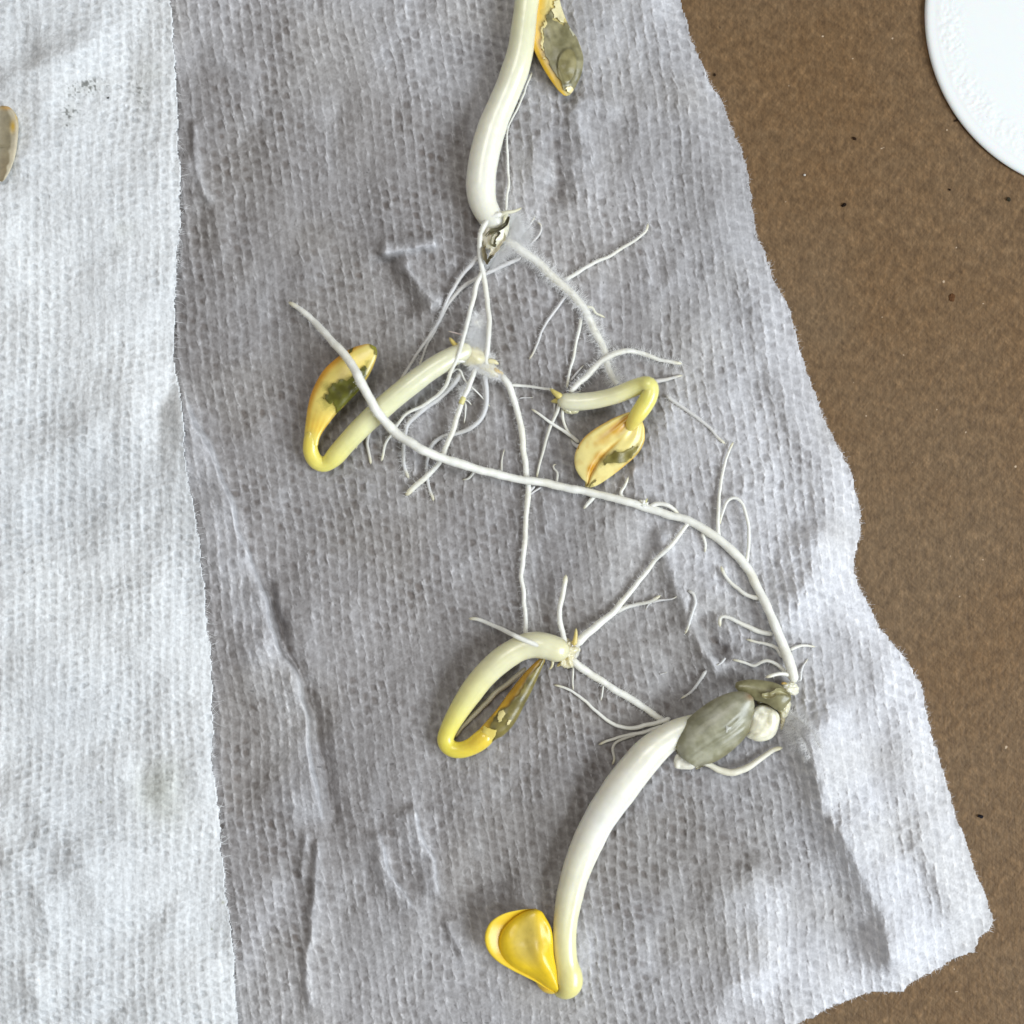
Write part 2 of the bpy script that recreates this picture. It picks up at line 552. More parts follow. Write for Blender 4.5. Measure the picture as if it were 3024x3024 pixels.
GX0, GX1, GY0, GY1, GS = -260.0, 3000.0, -240.0, 3260.0, 8.0
cgx, cgy = np.meshgrid(np.arange(GX0, GX1, GS), np.arange(GY0, GY1, GS), indexing='ij')
LOWGRID = low_macro(cgx, cgy)
RIDGEGRID = ridges(cgx, cgy, RIDGES)


def grid_sample(G, x, y):
    fx = np.clip((np.asarray(x) - GX0) / GS, 0, G.shape[0] - 1.001)
    fy = np.clip((np.asarray(y) - GY0) / GS, 0, G.shape[1] - 1.001)
    i, j = fx.astype(int), fy.astype(int)
    u, w = fx - i, fy - j
    return (G[i, j] * (1 - u) + G[i + 1, j] * u) * (1 - w) + (G[i, j + 1] * (1 - u) + G[i + 1, j + 1] * u) * w


def low_z(x, y):
    return grid_sample(LOWGRID, x, y)


def up_macro(x, y):
    z = 3.3 + 1.2 * fbm(x, y, 430, 31, 2) + 0.55 * fbm(x * 0.8 + y * .3, y * 0.7, 150, 32, 2) + 0.07 * fbm(x, y, 42, 33, 2)
    z = z + 1.35 * ridges(x, y, UP_RIDGES)
    d = edge_dist(x, y, EDGE_L)
    z = z - 0.7 * np.exp(-(np.maximum(d, 0) / 55.0))
    lz = low_z(x, y)
    a = lz + 0.75
    return 0.5 * (z + a + np.sqrt((z - a) ** 2 + 0.25))


# ------------------------------------------------------------------ the towels: woven emboss
def weave(x, y, pitch_x, pitch_y, tilt, step, seed):
    wx = x + 14 * vnoise(x, y, 260, seed) + 4 * vnoise(x, y, 60, seed + 1) + 2.2 * vnoise(x, y, 17, seed + 2) + 1.2 * vnoise(x, y, 8, seed + 15)
    wy = y + 14 * vnoise(x, y, 260, seed + 3) + 5 * vnoise(x, y, 60, seed + 4) + 2.6 * vnoise(x, y, 18, seed + 5) + 1.4 * vnoise(x, y, 8, seed + 16)
    ang = tilt + 0.06 * vnoise(x, y, 700, seed + 17)
    ct, st = np.cos(tilt), np.sin(tilt)
    s = (wx * ct - wy * st) / pitch_x
    t = (wx * st + wy * ct) / pitch_y
    c0 = np.floor(s)
    t2 = t + c0 * step + 0.16 * TABLE[c0.astype(np.int64) & 511, seed]
    r = np.floor(t2)
    ft = t2 - r
    s = s - 0.26 * (ft - 0.5) + 0.10 * (TABLE[(r.astype(np.int64) * 3) & 511, (c0.astype(np.int64) * 11) & 511] - .5)
    c = np.floor(s)
    fs = s - c
    ci, ri = c.astype(np.int64), r.astype(np.int64)
    rnd = TABLE[(ci * 7 + seed) & 511, (ri * 13) & 511]
    rnd2 = TABLE[(ci * 5 + 99) & 511, (ri * 3 + seed) & 511]
    rnd3 = TABLE[(ci * 17 + 9) & 511, (ri * 29 + seed) & 511]
    dx = np.abs(fs - 0.5) * 2
    dy = np.abs(ft - 0.42 - 0.2 * (rnd3 - .5)) * 2
    d = (dx ** 3.6 + dy ** 3.6) ** (1 / 3.6)
    size = 0.80 + 0.22 * rnd3
    pit = (1 - sstep(0.30 * size, 0.95 * size, d + 0.22 * vnoise(x, y, 9, seed + 6))) * (0.36 + 0.54 * rnd ** 1.5)
    clear = np.clip(0.94 + 0.42 * vnoise(x, y, 120, seed + 7) + 0.2 * vnoise(x, y, 380, seed + 18), 0.40, 1.25)
    win = sstep(0.0, 0.18, ft) * (1 - sstep(0.72, 0.98, ft))
    strand = sstep(0.66, 0.98, dx) * (0.15 + 0.85 * win) * np.clip(0.25 + 0.85 * rnd2 + 0.45 * vnoise(x, y, 22, seed + 8), 0, 1.35)
    bridge = sstep(0.72, 1.0, np.abs(ft - .5) * 2) * np.clip(-0.1 + 0.9 * rnd3, 0, 1) * 0.7
    # short fibres running along the strands, and across
    fx_, fy_ = x * ct - y * st, x * st + y * ct
    fib = vnoise(fx_, fy_ * 0.22, 6.5, seed + 9) * 0.55 + vnoise(fx_ * 0.3, fy_, 7.0, seed + 10) * 0.30 + vnoise(x, y, 6.6, seed + 12) * 0.45
    return pit * clear, strand * (0.45 + 0.55 * clear), bridge * clear, fib


GR = 3.3


def sheet(name, poly, x0, x1, y0, y1, zfun, jit, colfun, wv, label, drop, rel):
    xs = np.arange(x0, x1, GR)
    ys = np.arange(y0, y1, GR)
    X, Y = np.meshgrid(xs, ys, indexing='ij')
    jx = 5.0 * vnoise(X, Y, 60, 41) + 3.5 * vnoise(X, Y, 16, 42) + 2.0 * vnoise(X, Y, 6, 43)
    keep = in_poly(X + jx * jit, Y + jit * 4 * vnoise(X, Y, 14, 44), poly)
    nx, ny = X.shape
    kq = keep[:-1, :-1] & keep[1:, :-1] & keep[1:, 1:] & keep[:-1, 1:]
    ids = np.arange(nx * ny).reshape(nx, ny)
    q = np.stack([ids[:-1, :-1], ids[:-1, 1:], ids[1:, 1:], ids[1:, :-1]], -1)[kq]
    used, inv = np.unique(q, return_inverse=True)
    q = inv.reshape(-1, 4)
    x = X.ravel()[used]
    y = Y.ravel()[used]
    pit, strand, bridge, fib = weave(x, y, *wv)
    z = zfun(x, y)
    hh = rel[0] * pit + rel[1] * strand + rel[2] * bridge + 0.05 * fib
    col = colfun(x, y, pit, strand, bridge, fib)
    z = np.maximum(z + hh + 0.15, 0.12)
    v = world_pts(x, y, z)
    v2, q2, us = boundary_skirt(q, v, drop)
    col = np.vstack([col, col[us] * 0.97])
    o = mesh(name, v2, q2, M_PAPER, col, sheet_like=True)
    tag(o, label, "paper towel")
    return o


DRY_D, DRY_L = lin((196, 197, 202)), lin((246, 246, 249))
UP_D, UP_L = lin((200, 203, 205)), lin((247, 249, 250))
WET_D, WET_L = lin((122, 117, 115)), lin((188, 186, 187))
SHOW = lin((112, 97, 86))


def col_low(x, y, pit, strand, bridge, fib):
    b_ = np.clip(0.38 - 0.32 * pit + 0.54 * strand + 0.27 * bridge + 0.18 * fib, 0, 1.1)[:, None]
    d = edge_dist(x, y, EDGE_R_SIDE)
    dry = 0.9 * (1 - sstep(-150, 1000, d + 220 * fbm(x, y, 300, 51, 2)))
    dry = dry * (0.45 + 0.55 * sstep(300, 2000, y + 350 * vnoise(x, y, 400, 52)))
    dry = dry + 0.28 * sstep(2500, 2900, y + 120 * vnoise(x, y, 160, 54)) + 0.30 * (1 - sstep(0, 420, y + 160 * vnoise(x, y, 200, 53)))
    # lifted, drier streaks running with the strands
    st_ = fbm(x * 1.0 + y * 0.12, y * 0.38, 62, 56, 3)
    dry = dry + 0.22 * sstep(0.15, 0.95, st_) - 0.08 * sstep(0.1, 0.8, -st_)
    rg = grid_sample(RIDGEGRID, x, y)
    dry = np.clip(dry + 0.55 * sstep(0.35, 1.7, rg) - 0.25 * sstep(0.3, 1.2, -rg), 0, 0.97)[:, None]
    c = (WET_D * (1 - b_) + WET_L * b_) * (1 - dry) + (DRY_D * (1 - b_) + DRY_L * b_) * dry
    s = (np.clip(pit - 0.45, 0, 1) * 0.60 * (0.6 + 0.4 * vnoise(x, y, 60, 55)))[:, None] * (1 - 0.6 * dry)
    c = c * (1 - s) + SHOW * s
    c = c * (1 + 0.10 * fbm(x * .8, y * .7, 420, 64, 2))[:, None]
    # faint plant stains and a few dots of soil
    tint = np.clip(fbm(x, y, 220, 57, 2) * 0.5, 0, 0.35)[:, None]
    c = c * (1 - tint * np.array([0.05, 0.08, 0.16]))
    dot = sstep(0.90, 0.94, vnoise(x, y, 9, 58)) * sstep(0.45, 0.7, vnoise(x, y, 120, 59))
    c = c * (1 - 0.55 * dot[:, None])
    for f_, px, py, rr, k in (('T', 1325, 200, 42, 0.28), ('N', 230, 510, 70, 0.16)):
        a = fr(f_, [(px, py)])[0]
        g = np.exp(-(((x - a[0]) ** 2 + (y - a[1]) ** 2) / (rr * FR[f_][2]) ** 2)) * k
        c = c * (1 - g[:, None])
    return c


def col_up(x, y, pit, strand, bridge, fib):
    b_ = np.clip(0.64 - 0.52 * pit + 0.12 * strand + 0.22 * bridge + 0.20 * fib, 0, 1)[:, None]
    c = UP_D * (1 - b_) + UP_L * b_
    damp = (0.05 + 0.09 * fbm(x, y, 330, 61, 2))[:, None]
    c = c * (1 - np.clip(damp, 0, .3) * np.array([1, .97, .9]))
    # soil specks pressed into the paper, faint stains, and the dent's stain with painted shade
    for f_, px, py, rx, ry, ang, k in (('S', 620, 620, 170, 50, -0.2, 1.0), ('S', 500, 800, 60, 110, 0.3, 0.75), ('S', 1000, 640, 60, 60, 0, 0.6),
                                       ('S', 1010, 740, 40, 50, 0, 0.5), ('S', 470, 890, 50, 20, 0, 0.6), ('S', 830, 1800, 60, 90, 0, 0.22)):
        a = fr(f_, [(px, py)])[0]
        s_ = FR[f_][2]
        ux = ((x - a[0]) * math.cos(ang) + (y - a[1]) * math.sin(ang)) / (rx * s_)
        uy = (-(x - a[0]) * math.sin(ang) + (y - a[1]) * math.cos(ang)) / (ry * s_)
        g = np.exp(-(ux ** 2 + uy ** 2) * 1.2)
        sp_ = sstep(0.22, 0.50, vnoise(x, y, 6.5, 63) + 0.35 * g - 0.25) * np.clip(g * 1.6, 0, 1) * k
        c = c * (1 - np.clip(sp_, 0, .8)[:, None] * np.array([.80, .80, .82]))
        c = c * (1 - (0.10 * g * k)[:, None] * np.array([.7, .75, 1.0]))
    for f_, px, py, rr, k in (('S', 880, 1640, 70, 0.12), ('W', 890, 660, 120, 0.26), ('W', 940, 540, 110, 0.18), ('W', 960, 780, 110, 0.14), ('S', 1080, 530, 90, 0.10), ('W', 1272, 1285, 9, 0.6), ('W', 575, 712, 6, 0.8), ('W', 1208, 1437, 5, 0.8)):
        a = fr(f_, [(px, py)])[0]
        g = np.exp(-(((x - a[0]) ** 2 + (y - a[1]) ** 2) / (rr * FR[f_][2]) ** 2)) * k
        c = c * (1 - g[:, None] * np.array([.75, .75, .95]))
    return c


low = sheet("paper_towel", LOW_POLY, 330, 2945, -200, 3200, low_macro, 1.0, col_low, (29.0, 36.0, math.radians(7), 0.5, 71),
            "damp greyish paper towel sheet lying under all five sprouts", 0.00022, (-0.17, 0.20, 0.12))
up = sheet("paper_towel", UP_POLY, -220, 720, -160, 3180, up_macro, 1.25, col_up, (32.0, 25.0, math.radians(-1), 0.36, 81),
           "dry white paper towel sheet along the left side, overlapping the damp one", 0.00035, (-0.22, 0.04, 0.09))


def hair_mesh(name, roots_xyz, dirs, length, width, col, mat, parent, kind="stuff", curl=0.35):
    """many short ribbons in one mesh"""
    n_ = len(roots_xyz)
    r_ = np.random.default_rng(n_)
    seg = 3
    vs, fs = [], []
    side = np.cross(dirs, np.array([0, 0, 1.0]))
    side /= np.linalg.norm(side, axis=1)[:, None] + 1e-9
    bend = side * r_.normal(0, curl, (n_, 1)) + np.array([0, 0, 1.0]) * r_.normal(0, curl * 0.5, (n_, 1))
    base = np.arange(n_) * (seg + 1) * 2
    V_ = np.zeros((n_, (seg + 1) * 2, 3))
    for k in range(seg + 1):
        t = k / seg
        p = roots_xyz + (dirs * t + bend * t * t) * length[:, None]
        w = width * (1 - 0.75 * t)
        V_[:, 2 * k] = p - side * w
        V_[:, 2 * k + 1] = p + side * w
    for k in range(seg):
        fs.append(np.stack([base + 2 * k, base + 2 * k + 1, base + 2 * k + 3, base + 2 * k + 2], -1))
    v_ = V_.reshape(-1, 3)
    v_[:, 2] = np.maximum(v_[:, 2], 0.00012)
    o_ = mesh(name, v_, np.vstack(fs), mat, np.tile(col, (len(v_), 1)), parent)
    tag(o_, kind=kind)
    return o_


def fringe(parent, edge, zf, n_, seed, lo, hi, col):
    r_ = np.random.default_rng(seed)
    p, _ = catmull(edge, 4000)
    k = r_.integers(5, len(p) - 5, n_)
    d = p[np.minimum(k + 4, len(p) - 1)] - p[k - 4]
    d /= np.linalg.norm(d, axis=1)[:, None] + 1e-9
    out = np.stack([d[:, 1], -d[:, 0]], -1)      # outward to the right when walking down
    q = p[k] - out * r_.uniform(0, 8, (n_, 1)) * -1 * 0 + out * -r_.uniform(2, 9, (n_, 1))
    # heading down the sheet's right edge, outward is screen +x
    out = np.where(out[:, :1] * np.sign(out[:, :1].sum()) > -9, out, out)
    z = zf(q[:, 0], q[:, 1]) + 0.1
    w = world_pts(q[:, 0], q[:, 1], z)
    ang = r_.normal(0, 0.8, n_)
    dx = out[:, 0] * np.cos(ang) - out[:, 1] * np.sin(ang)
    dy = out[:, 0] * np.sin(ang) + out[:, 1] * np.cos(ang)
    dirs = np.stack([dx, -dy, r_.normal(0.05, 0.25, n_)], -1)
    L_ = (lo + (hi - lo) * r_.random(n_) ** 3) * S
    return hair_mesh("loose_fibres", w, dirs, L_, 0.42 * S, col, M_HAIR, parent, curl=0.6)


fringe(low, EDGE_R[3:-3], low_macro, 1700, 3, 5, 17, lin((226, 226, 228)))
fringe(up, EDGE_L[1:-1], up_macro, 900, 4, 5, 40, lin((240, 241, 242)))

# ------------------------------------------------------------------ the white lid
CX, CY, RL = 3266.4, 39.8, 533.5
prof = [(0.0, 1.62), (120, 1.62), (300, 1.61), (400, 1.60)] + [(t, 1.60 - 0.10 * ((t - 400) / 95.) ** 2) for t in np.arange(404, 500, 3.0)] + \
       [(501, 1.46), (504, 1.42), (508, 1.41), (514, 1.40), (520, 1.36), (525, 1.28), (529, 1.15), (532, 0.97), (533.5, 0.8), (533, 0.55), (530, 0.3), (524, 0.12), (512, 0.03), (490, 0.02), (480, 0.3), (440, 0.6), (0, 0.7)]
prof = np.array(prof)
NS = 1000
th = np.linspace(0, 2 * math.pi, NS, endpoint=False)
R_, T_ = np.meshgrid(prof[:, 0], th, indexing='ij')
Z_ = np.repeat(prof[:, 1][:, None], NS, 1) * 0.72
PXl, PYl = CX + R_ * np.cos(T_), CY + R_ * np.sin(T_)
band = sstep(405, 450, R_) * (1 - sstep(490, 500, R_)) * (Z_ > 0.95) * (np.arange(len(prof)) < 42)[:, None]
peb = vnoise(PXl, PYl, 7.5, 91) + 0.6 * vnoise(PXl, PYl, 13, 92)
Z_ = Z_ + band * 0.085 * np.clip(peb, -0.6, 1.0) * (0.6 + 0.4 * vnoise(PXl, PYl, 60, 93))
k_ = (HCAM - 0.0010) / HCAM
wl = np.stack([(PXl - 1512) * S * k_, -(PYl - 1512) * S * k_, Z_ * 1e-3], -1).reshape(-1, 3)
ii = np.arange(wl.shape[0]).reshape(R_.shape)
i2 = np.roll(ii, -1, 1)
q = np.stack([ii[:-1], ii[1:], i2[1:], i2[:-1]], -1).reshape(-1, 4)
lid = mesh("jar_lid", wl, q, M_LID)
tag(lid, "round white plastic lid with pebbled ring lying on the brown cardboard", "lid")

# ------------------------------------------------------------------ plant builders
WHITE = lin((247, 246, 236))
CREAM = lin((232, 229, 205))
TIPY = lin((226, 214, 158))
CLEARW = lin((224, 223, 222))


def tube_verts(P3, r, nseg, shape=None, flat=1.0):
    """P3: world points, r: radii in metres"""
    n_ = len(P3)
    t = np.gradient(P3, axis=0)
    t /= np.linalg.norm(t, axis=1)[:, None] + 1e-12
    up_ = np.array([0, 0, 1.0])
    a = np.cross(t, up_)
    bad = np.linalg.norm(a, axis=1) < 0.15
    for i in range(n_):
        if bad[i]:
            a[i] = a[i - 1] if i else np.array([1.0, 0, 0])
    a -= t * (a * t).sum(1)[:, None]
    a /= np.linalg.norm(a, axis=1)[:, None] + 1e-12
    b_ = np.cross(a, t)
    ph = np.linspace(0, 2 * math.pi, nseg, endpoint=False)
    rr = r[:, None] * (np.ones((1, nseg)) if shape is None else shape(ph, np.linspace(0, 1, n_)))
    V_ = P3[:, None, :] + rr[..., None] * (np.cos(ph)[None, :, None] * a[:, None, :] + flat * np.sin(ph)[None, :, None] * b_[:, None, :])
    ii_ = np.arange(n_ * nseg).reshape(n_, nseg)
    j_ = np.roll(ii_, -1, 1)
    q_ = np.stack([ii_[:-1], j_[:-1], j_[1:], ii_[1:]], -1).reshape(-1, 4)
    v_ = np.vstack([V_.reshape(-1, 3), P3[:1], P3[-1:]])
    c0, c1_ = n_ * nseg, n_ * nseg + 1
    tri = np.vstack([np.stack([j_[0], ii_[0], np.full(nseg, c0)], -1), np.stack([ii_[-1], j_[-1], np.full(nseg, c1_)], -1)])
    return v_, [q_, tri]


HAIRS = {}


def root(name, parent, f, pts, w0, w1=None, lift=(0.15, 0.0), col=None, tip=True, fuzz=0, fl=30, z=None, wmid=None, base=0.0):
    """a root along pts; w0, w1: widths in the frame's units at start and end; lift: mm over the towel (start .. end)"""
    p = fr(f, pts)
    s_ = FR[f][2] if f != 'MIX' else 1.0
    w1 = w0 * 0.5 if w1 is None else w1
    n_ = max(10, int(np.hypot(*np.diff(p, axis=0).T).sum() / 7))
    c, L_ = catmull(p, n_)
    t = np.linspace(0, 1, n_)
    r = (w0 * (1 - t) + w1 * t) * s_ / 2
    if wmid: r = np.interp(t, np.linspace(0, 1, len(wmid)), wmid) * s_ / 2
    sd = (len(name) * 7 + int(p[0, 0]) + int(p[0, 1])) % 97
    # slight unevenness along the root
    r = r * 0.92
    wob = 1 + 0.07 * vnoise(t * L_, 0 * t + sd * 13, 28, 3) + 0.04 * vnoise(t * L_, 0 * t + sd * 7, 9, 4)
    r = r * wob
    dx = (2.3 * vnoise(t * L_, 0 * t + sd * 31, 38, 5) + .6 * vnoise(t * L_, 0 * t + sd * 31, 14, 7)) * min(1, L_ / 80)
    dy = (2.3 * vnoise(t * L_, 0 * t + sd * 57, 38, 6) + .6 * vnoise(t * L_, 0 * t + sd * 57, 14, 8)) * min(1, L_ / 80)
    c = c + np.stack([dx, dy], -1)
    e = np.clip((1 - t) * L_ / (2.2 * r + 6), 0, 1)
    if tip:
        r = r * np.sqrt(1 - (1 - e) ** 2 + 1e-4)
    e0 = np.clip(t * L_ / (1.0 * r + 2), 0, 1)
    r = r * np.sqrt(1 - (1 - e0) ** 2 * 0.8)
    lf = np.interp(t, np.linspace(0, 1, len(lift)), lift)
    zz = low_z(c[:, 0], c[:, 1])
    kk = max(3, int(30 / 7))
    zz = np.convolve(np.pad(zz, kk, mode='edge'), np.ones(2 * kk + 1) / (2 * kk + 1), 'valid')
    zc = zz + 0.22 + r * S * 1e3 * 0.85 + lf
    P3 = world_pts(c[:, 0], c[:, 1], zc)
    V_, F_ = tube_verts(P3, r * S, 12)
    col = WHITE if col is None else col
    tl = min(40.0, 0.30 * L_)
    g = 0.75 * sstep(L_ - tl, L_ - 2, t * L_) if tip else 0 * t
    cc = col[None] * (1 - 0.75 * g[:, None]) + TIPY[None] * 0.75 * g[:, None]
    cc = cc * (1 - 0.09 * np.clip(vnoise(t * L_, 0 * t + sd * 3, 46, 11), 0, 1))[:, None] ** np.array([.7, .9, 1.5])
    if base:
        gb = (1 - sstep(0, base, t * L_))[:, None] * 0.6
        cc = cc * (1 - gb) + lin((224, 217, 170)) * gb
    cv = np.vstack([np.repeat(cc, 12, 0), cc[:1], cc[-1:]])
    o_ = mesh(name, V_, F_, M_ROOT, cv, parent)
    if fuzz:
        top = parent
        while top.parent is not None:
            top = top.parent
        r_ = np.random.default_rng(sd)
        m = int(1.5 * fuzz * L_)
        k = r_.integers(0, n_, m)
        an = r_.uniform(0, 2 * math.pi, m)
        tt = np.gradient(P3, axis=0)[k]
        tt /= np.linalg.norm(tt, axis=1)[:, None] + 1e-12
        sidev = np.cross(tt, [0, 0, 1.0])
        sidev /= np.linalg.norm(sidev, axis=1)[:, None] + 1e-9
        d_ = sidev * np.cos(an)[:, None] + np.array([0, 0, 1.0]) * np.abs(np.sin(an))[:, None] * 0.7 + tt * r_.normal(0, 0.5, (m, 1))
        d_ /= np.linalg.norm(d_, axis=1)[:, None]
        HAIRS.setdefault(top.name, []).append((P3[k] + d_ * (r[k] * S * 0.8)[:, None], d_, r_.uniform(0.3, 1.0, m) * fl * S))
    return o_


def grow_hairs(top, width=0.30, col=(240, 240, 240)):
    h = HAIRS.get(top.name)
    if h:
        hair_mesh("root_hairs", np.vstack([a[0] for a in h]), np.vstack([a[1] for a in h]), np.concatenate([a[2] for a in h]), width * S, lin(col), M_HAIR, top)


def stem(parent, f, pts, stops, lifts, crease=None, flat=0.92, name="stem", endcap=(True, True)):
    """pts: (x, y, r) in frame units; stops: colour along the length; lifts: mm over the towel below"""
    p = np.asarray(pts, float)
    s_ = FR[f][2]
    q_ = fr(f, p[:, :2])
    full = np.column_stack([q_, p[:, 2] * s_, np.interp(np.linspace(0, 1, len(p)), np.linspace(0, 1, len(lifts)), lifts)])
    n_ = int(np.hypot(*np.diff(q_, axis=0).T).sum() / 5)
    c, L_ = catmull(full, n_)
    t = np.linspace(0, 1, n_)
    r = c[:, 2] * (1 + 0.024 * vnoise(t * L_, 0 * t, 60, 8) + 0.010 * vnoise(t * L_, 0 * t, 17, 9))
    for on, d in zip(endcap, (t * L_, (1 - t) * L_)):
        if on:
            e = np.clip(d / (r * 0.9), 0, 1)
            r = r * np.sqrt(1 - (1 - e) ** 2 + 1e-4)
    zz = low_z(c[:, 0], c[:, 1])
    zz = np.convolve(np.pad(zz, 12, mode='edge'), np.ones(25) / 25, 'valid')
    zc = zz + 0.25 + c[:, 2] * S * 1e3 * flat + c[:, 3]
    P3 = world_pts(c[:, 0], c[:, 1], zc)
    NSg = 40

    def shp(ph, tt):
        k = 1 + 0.012 * np.cos(2 * ph)[None, :] + 0.014 * vnoise(np.cos(ph)[None, :] * 10 + 0 * tt[:, None], np.sin(ph)[None, :] * 10 + tt[:, None] * 16, 4.0, 23)
        if crease:
            for a0, dep, wd, t0, t1 in crease:
                env = (sstep(t0, t0 + .1, tt) * (1 - sstep(t1 - .1, t1, tt)))[:, None]
                dd = (ph[None, :] - a0 + math.pi) % (2 * math.pi) - math.pi
                k = k - dep * env * np.exp(-(dd / wd) ** 2) + dep * 0.5 * env * np.exp(-((dd - 2 * wd) / wd) ** 2)
        return k
    V_, F_ = tube_verts(P3, r * S, NSg, shp, flat)
    sx = [a for a, _ in stops]
    cc = np.stack([np.interp(t, sx, [lin(b_)[k] for _, b_ in stops]) for k in range(3)], -1)
    cv = np.repeat(cc, NSg, 0)
    ph = np.tile(np.linspace(0, 2 * math.pi, NSg, endpoint=False), n_)
    st_ = 1 - 0.06 * np.clip(vnoise(ph * 40, np.repeat(t * L_, NSg) * 0.12, 6, 14), 0, 1)
    cv = cv * st_[:, None]
    cv = np.vstack([cv, cc[:1], cc[-1:]])
    return mesh(name, V_, F_, M_STEM, cv, parent)


floor_z = low_z


def lens(name, parent, f, left, right, z0, top, bot, colf, mat=None, tu=0.0, tv=0.0, q=0.8, cup=0.0, films=(), nu=110, nv=64, ztop=None, rest=True):
    """a seed leaf or seed shell between two outline curves that run from its base to its tip.
    z0: mm of the mid plane over the towel; top, bot: mm of bulge up and down; tu, tv: tilt along and across; cup: hollow on top"""
    a, _ = catmull(fr(f, left), nu)
    b_, _ = catmull(fr(f, right), nu)
    u = np.linspace(0, 1, nu)
    mid = (a + b_) / 2
    zb = float(np.mean(floor_z(mid[:, 0], mid[:, 1]))) + 0.2
    wid = np.hypot(*(a - b_).T)
    wn = wid / wid.max()

    def surf(ph, sgn, off=0.0):
        vv = np.sin(ph)
        X = mid[:, :1] + (b_ - a)[:, :1] / 2 * vv[None]
        Y = mid[:, 1:] + (b_ - a)[:, 1:] / 2 * vv[None]
        cs = np.clip(np.cos(ph), 0, 1)[None]
        zz = zb + z0 + tu * u[:, None] + tv * vv[None]
        if sgn > 0:
            bulge = top * cs ** q * np.clip(wn, 0, 1)[:, None] ** 0.7
            if cup: bulge = bulge - cup * (cs ** 2.0) * wn[:, None]
            if ztop is not None: bulge = bulge + ztop(u[:, None], vv[None], X, Y) * cs ** 0.5
            zz = zz + bulge + off
        else:
            zz = zz - bot * cs ** q * np.clip(wn, 0, 1)[:, None] ** 0.7
        return X, Y, zz, np.repeat(u[:, None], len(ph), 1), np.repeat(vv[None], nu, 0)
    ph = np.linspace(-math.pi / 2, math.pi / 2, nv)
    X, Y, Zt, U, V_ = surf(ph, 1)
    X2, Y2, Zb, U2, V2 = surf(ph[::-1][1:-1], -1)
    Xa, Ya, Za = np.hstack([X, X2]), np.hstack([Y, Y2]), np.hstack([Zt, Zb])
    Ua, Va = np.hstack([U, U2]), np.hstack([V_, V2])
    if rest:
        fl_ = floor_z(Xa.ravel(), Ya.ravel()).reshape(Xa.shape) + 0.1
        Za = np.maximum(Za, np.minimum(fl_, Za + 2.0))
    w = world_pts(Xa.ravel(), Ya.ravel(), Za.ravel())
    m = Xa.shape[1]
    ii_ = np.arange(nu * m).reshape(nu, m)
    j_ = np.roll(ii_, -1, 1)
    q_ = np.stack([ii_[:-1], ii_[1:], j_[1:], j_[:-1]], -1).reshape(-1, 4)
    cv = colf(Xa.ravel(), Ya.ravel(), Ua.ravel(), Va.ravel())
    for fname, poly, fcol, off, lab in films:
        if fname == "seed_coat":                     # skin stained olive round the remains of the coat
            pp = fr(f, poly)
            xx, yy = Xa.ravel(), Ya.ravel()
            cc0 = pp.mean(0)
            fc_ = fcol(xx, yy, Ua.ravel(), Va.ravel())
            for sc_, k_ in ((1.45, .14), (1.25, .18), (1.1, .25)):
                m_ = in_poly(xx + 9 * vnoise(xx, yy, 18, 44), yy + 9 * vnoise(xx, yy, 18, 45), cc0 + (pp - cc0) * sc_)[:, None] * k_
                cv = cv * (1 - m_) + fc_ * 1.15 * m_
    o_ = mesh(name, w, q_, mat or M_LEAF, cv, parent)
    for fname, poly, fcol, off, lab in films:
        poly = fr(f, poly)
        phf = np.linspace(-1.50, 1.50, 150)
        uu = u
        Xf, Yf, Zf, Uf, Vf = surf(phf, 1, off)
        Zf = Zf + 0.10 * (1 + vnoise(Xf, Yf, 24, 71)) * (off > .07)
        # refine along the length
        k = np.linspace(0, nu - 1, 200)
        ki = np.clip(k.astype(int), 0, nu - 2)
        kf = (k - ki)[:, None]
        Xf, Yf, Zf, Uf, Vf = [g[ki] * (1 - kf) + g[ki + 1] * kf for g in (Xf, Yf, Zf, Uf, Vf)]
        keep = in_poly(Xf + 5 * vnoise(Xf, Yf, 13, 17) + 2 * vnoise(Xf, Yf, 5, 18), Yf + 5 * vnoise(Xf, Yf, 13, 19), poly)
        kq = keep[:-1, :-1] & keep[1:, :-1] & keep[1:, 1:] & keep[:-1, 1:]
        ids = np.arange(Xf.size).reshape(Xf.shape)
        qq = np.stack([ids[:-1, :-1], ids[1:, :-1], ids[1:, 1:], ids[:-1, 1:]], -1)[kq]
        if not len(qq):
            continue
        us, inv = np.unique(qq, return_inverse=True)
        qq = inv.reshape(-1, 4)
        xf, yf, zf = Xf.ravel()[us], Yf.ravel()[us], Zf.ravel()[us]
        vv_ = world_pts(xf, yf, zf)
        v3, q3, ub = boundary_skirt(qq, vv_, 0.00012)
        cf = fcol(xf, yf, Uf.ravel()[us], Vf.ravel()[us])
        fo = mesh(fname, v3, q3, M_HULL, np.vstack([cf, cf[ub]]), o_ if parent is not None else None, sheet_like=True)
        if lab: fo["label"] = lab
    return o_


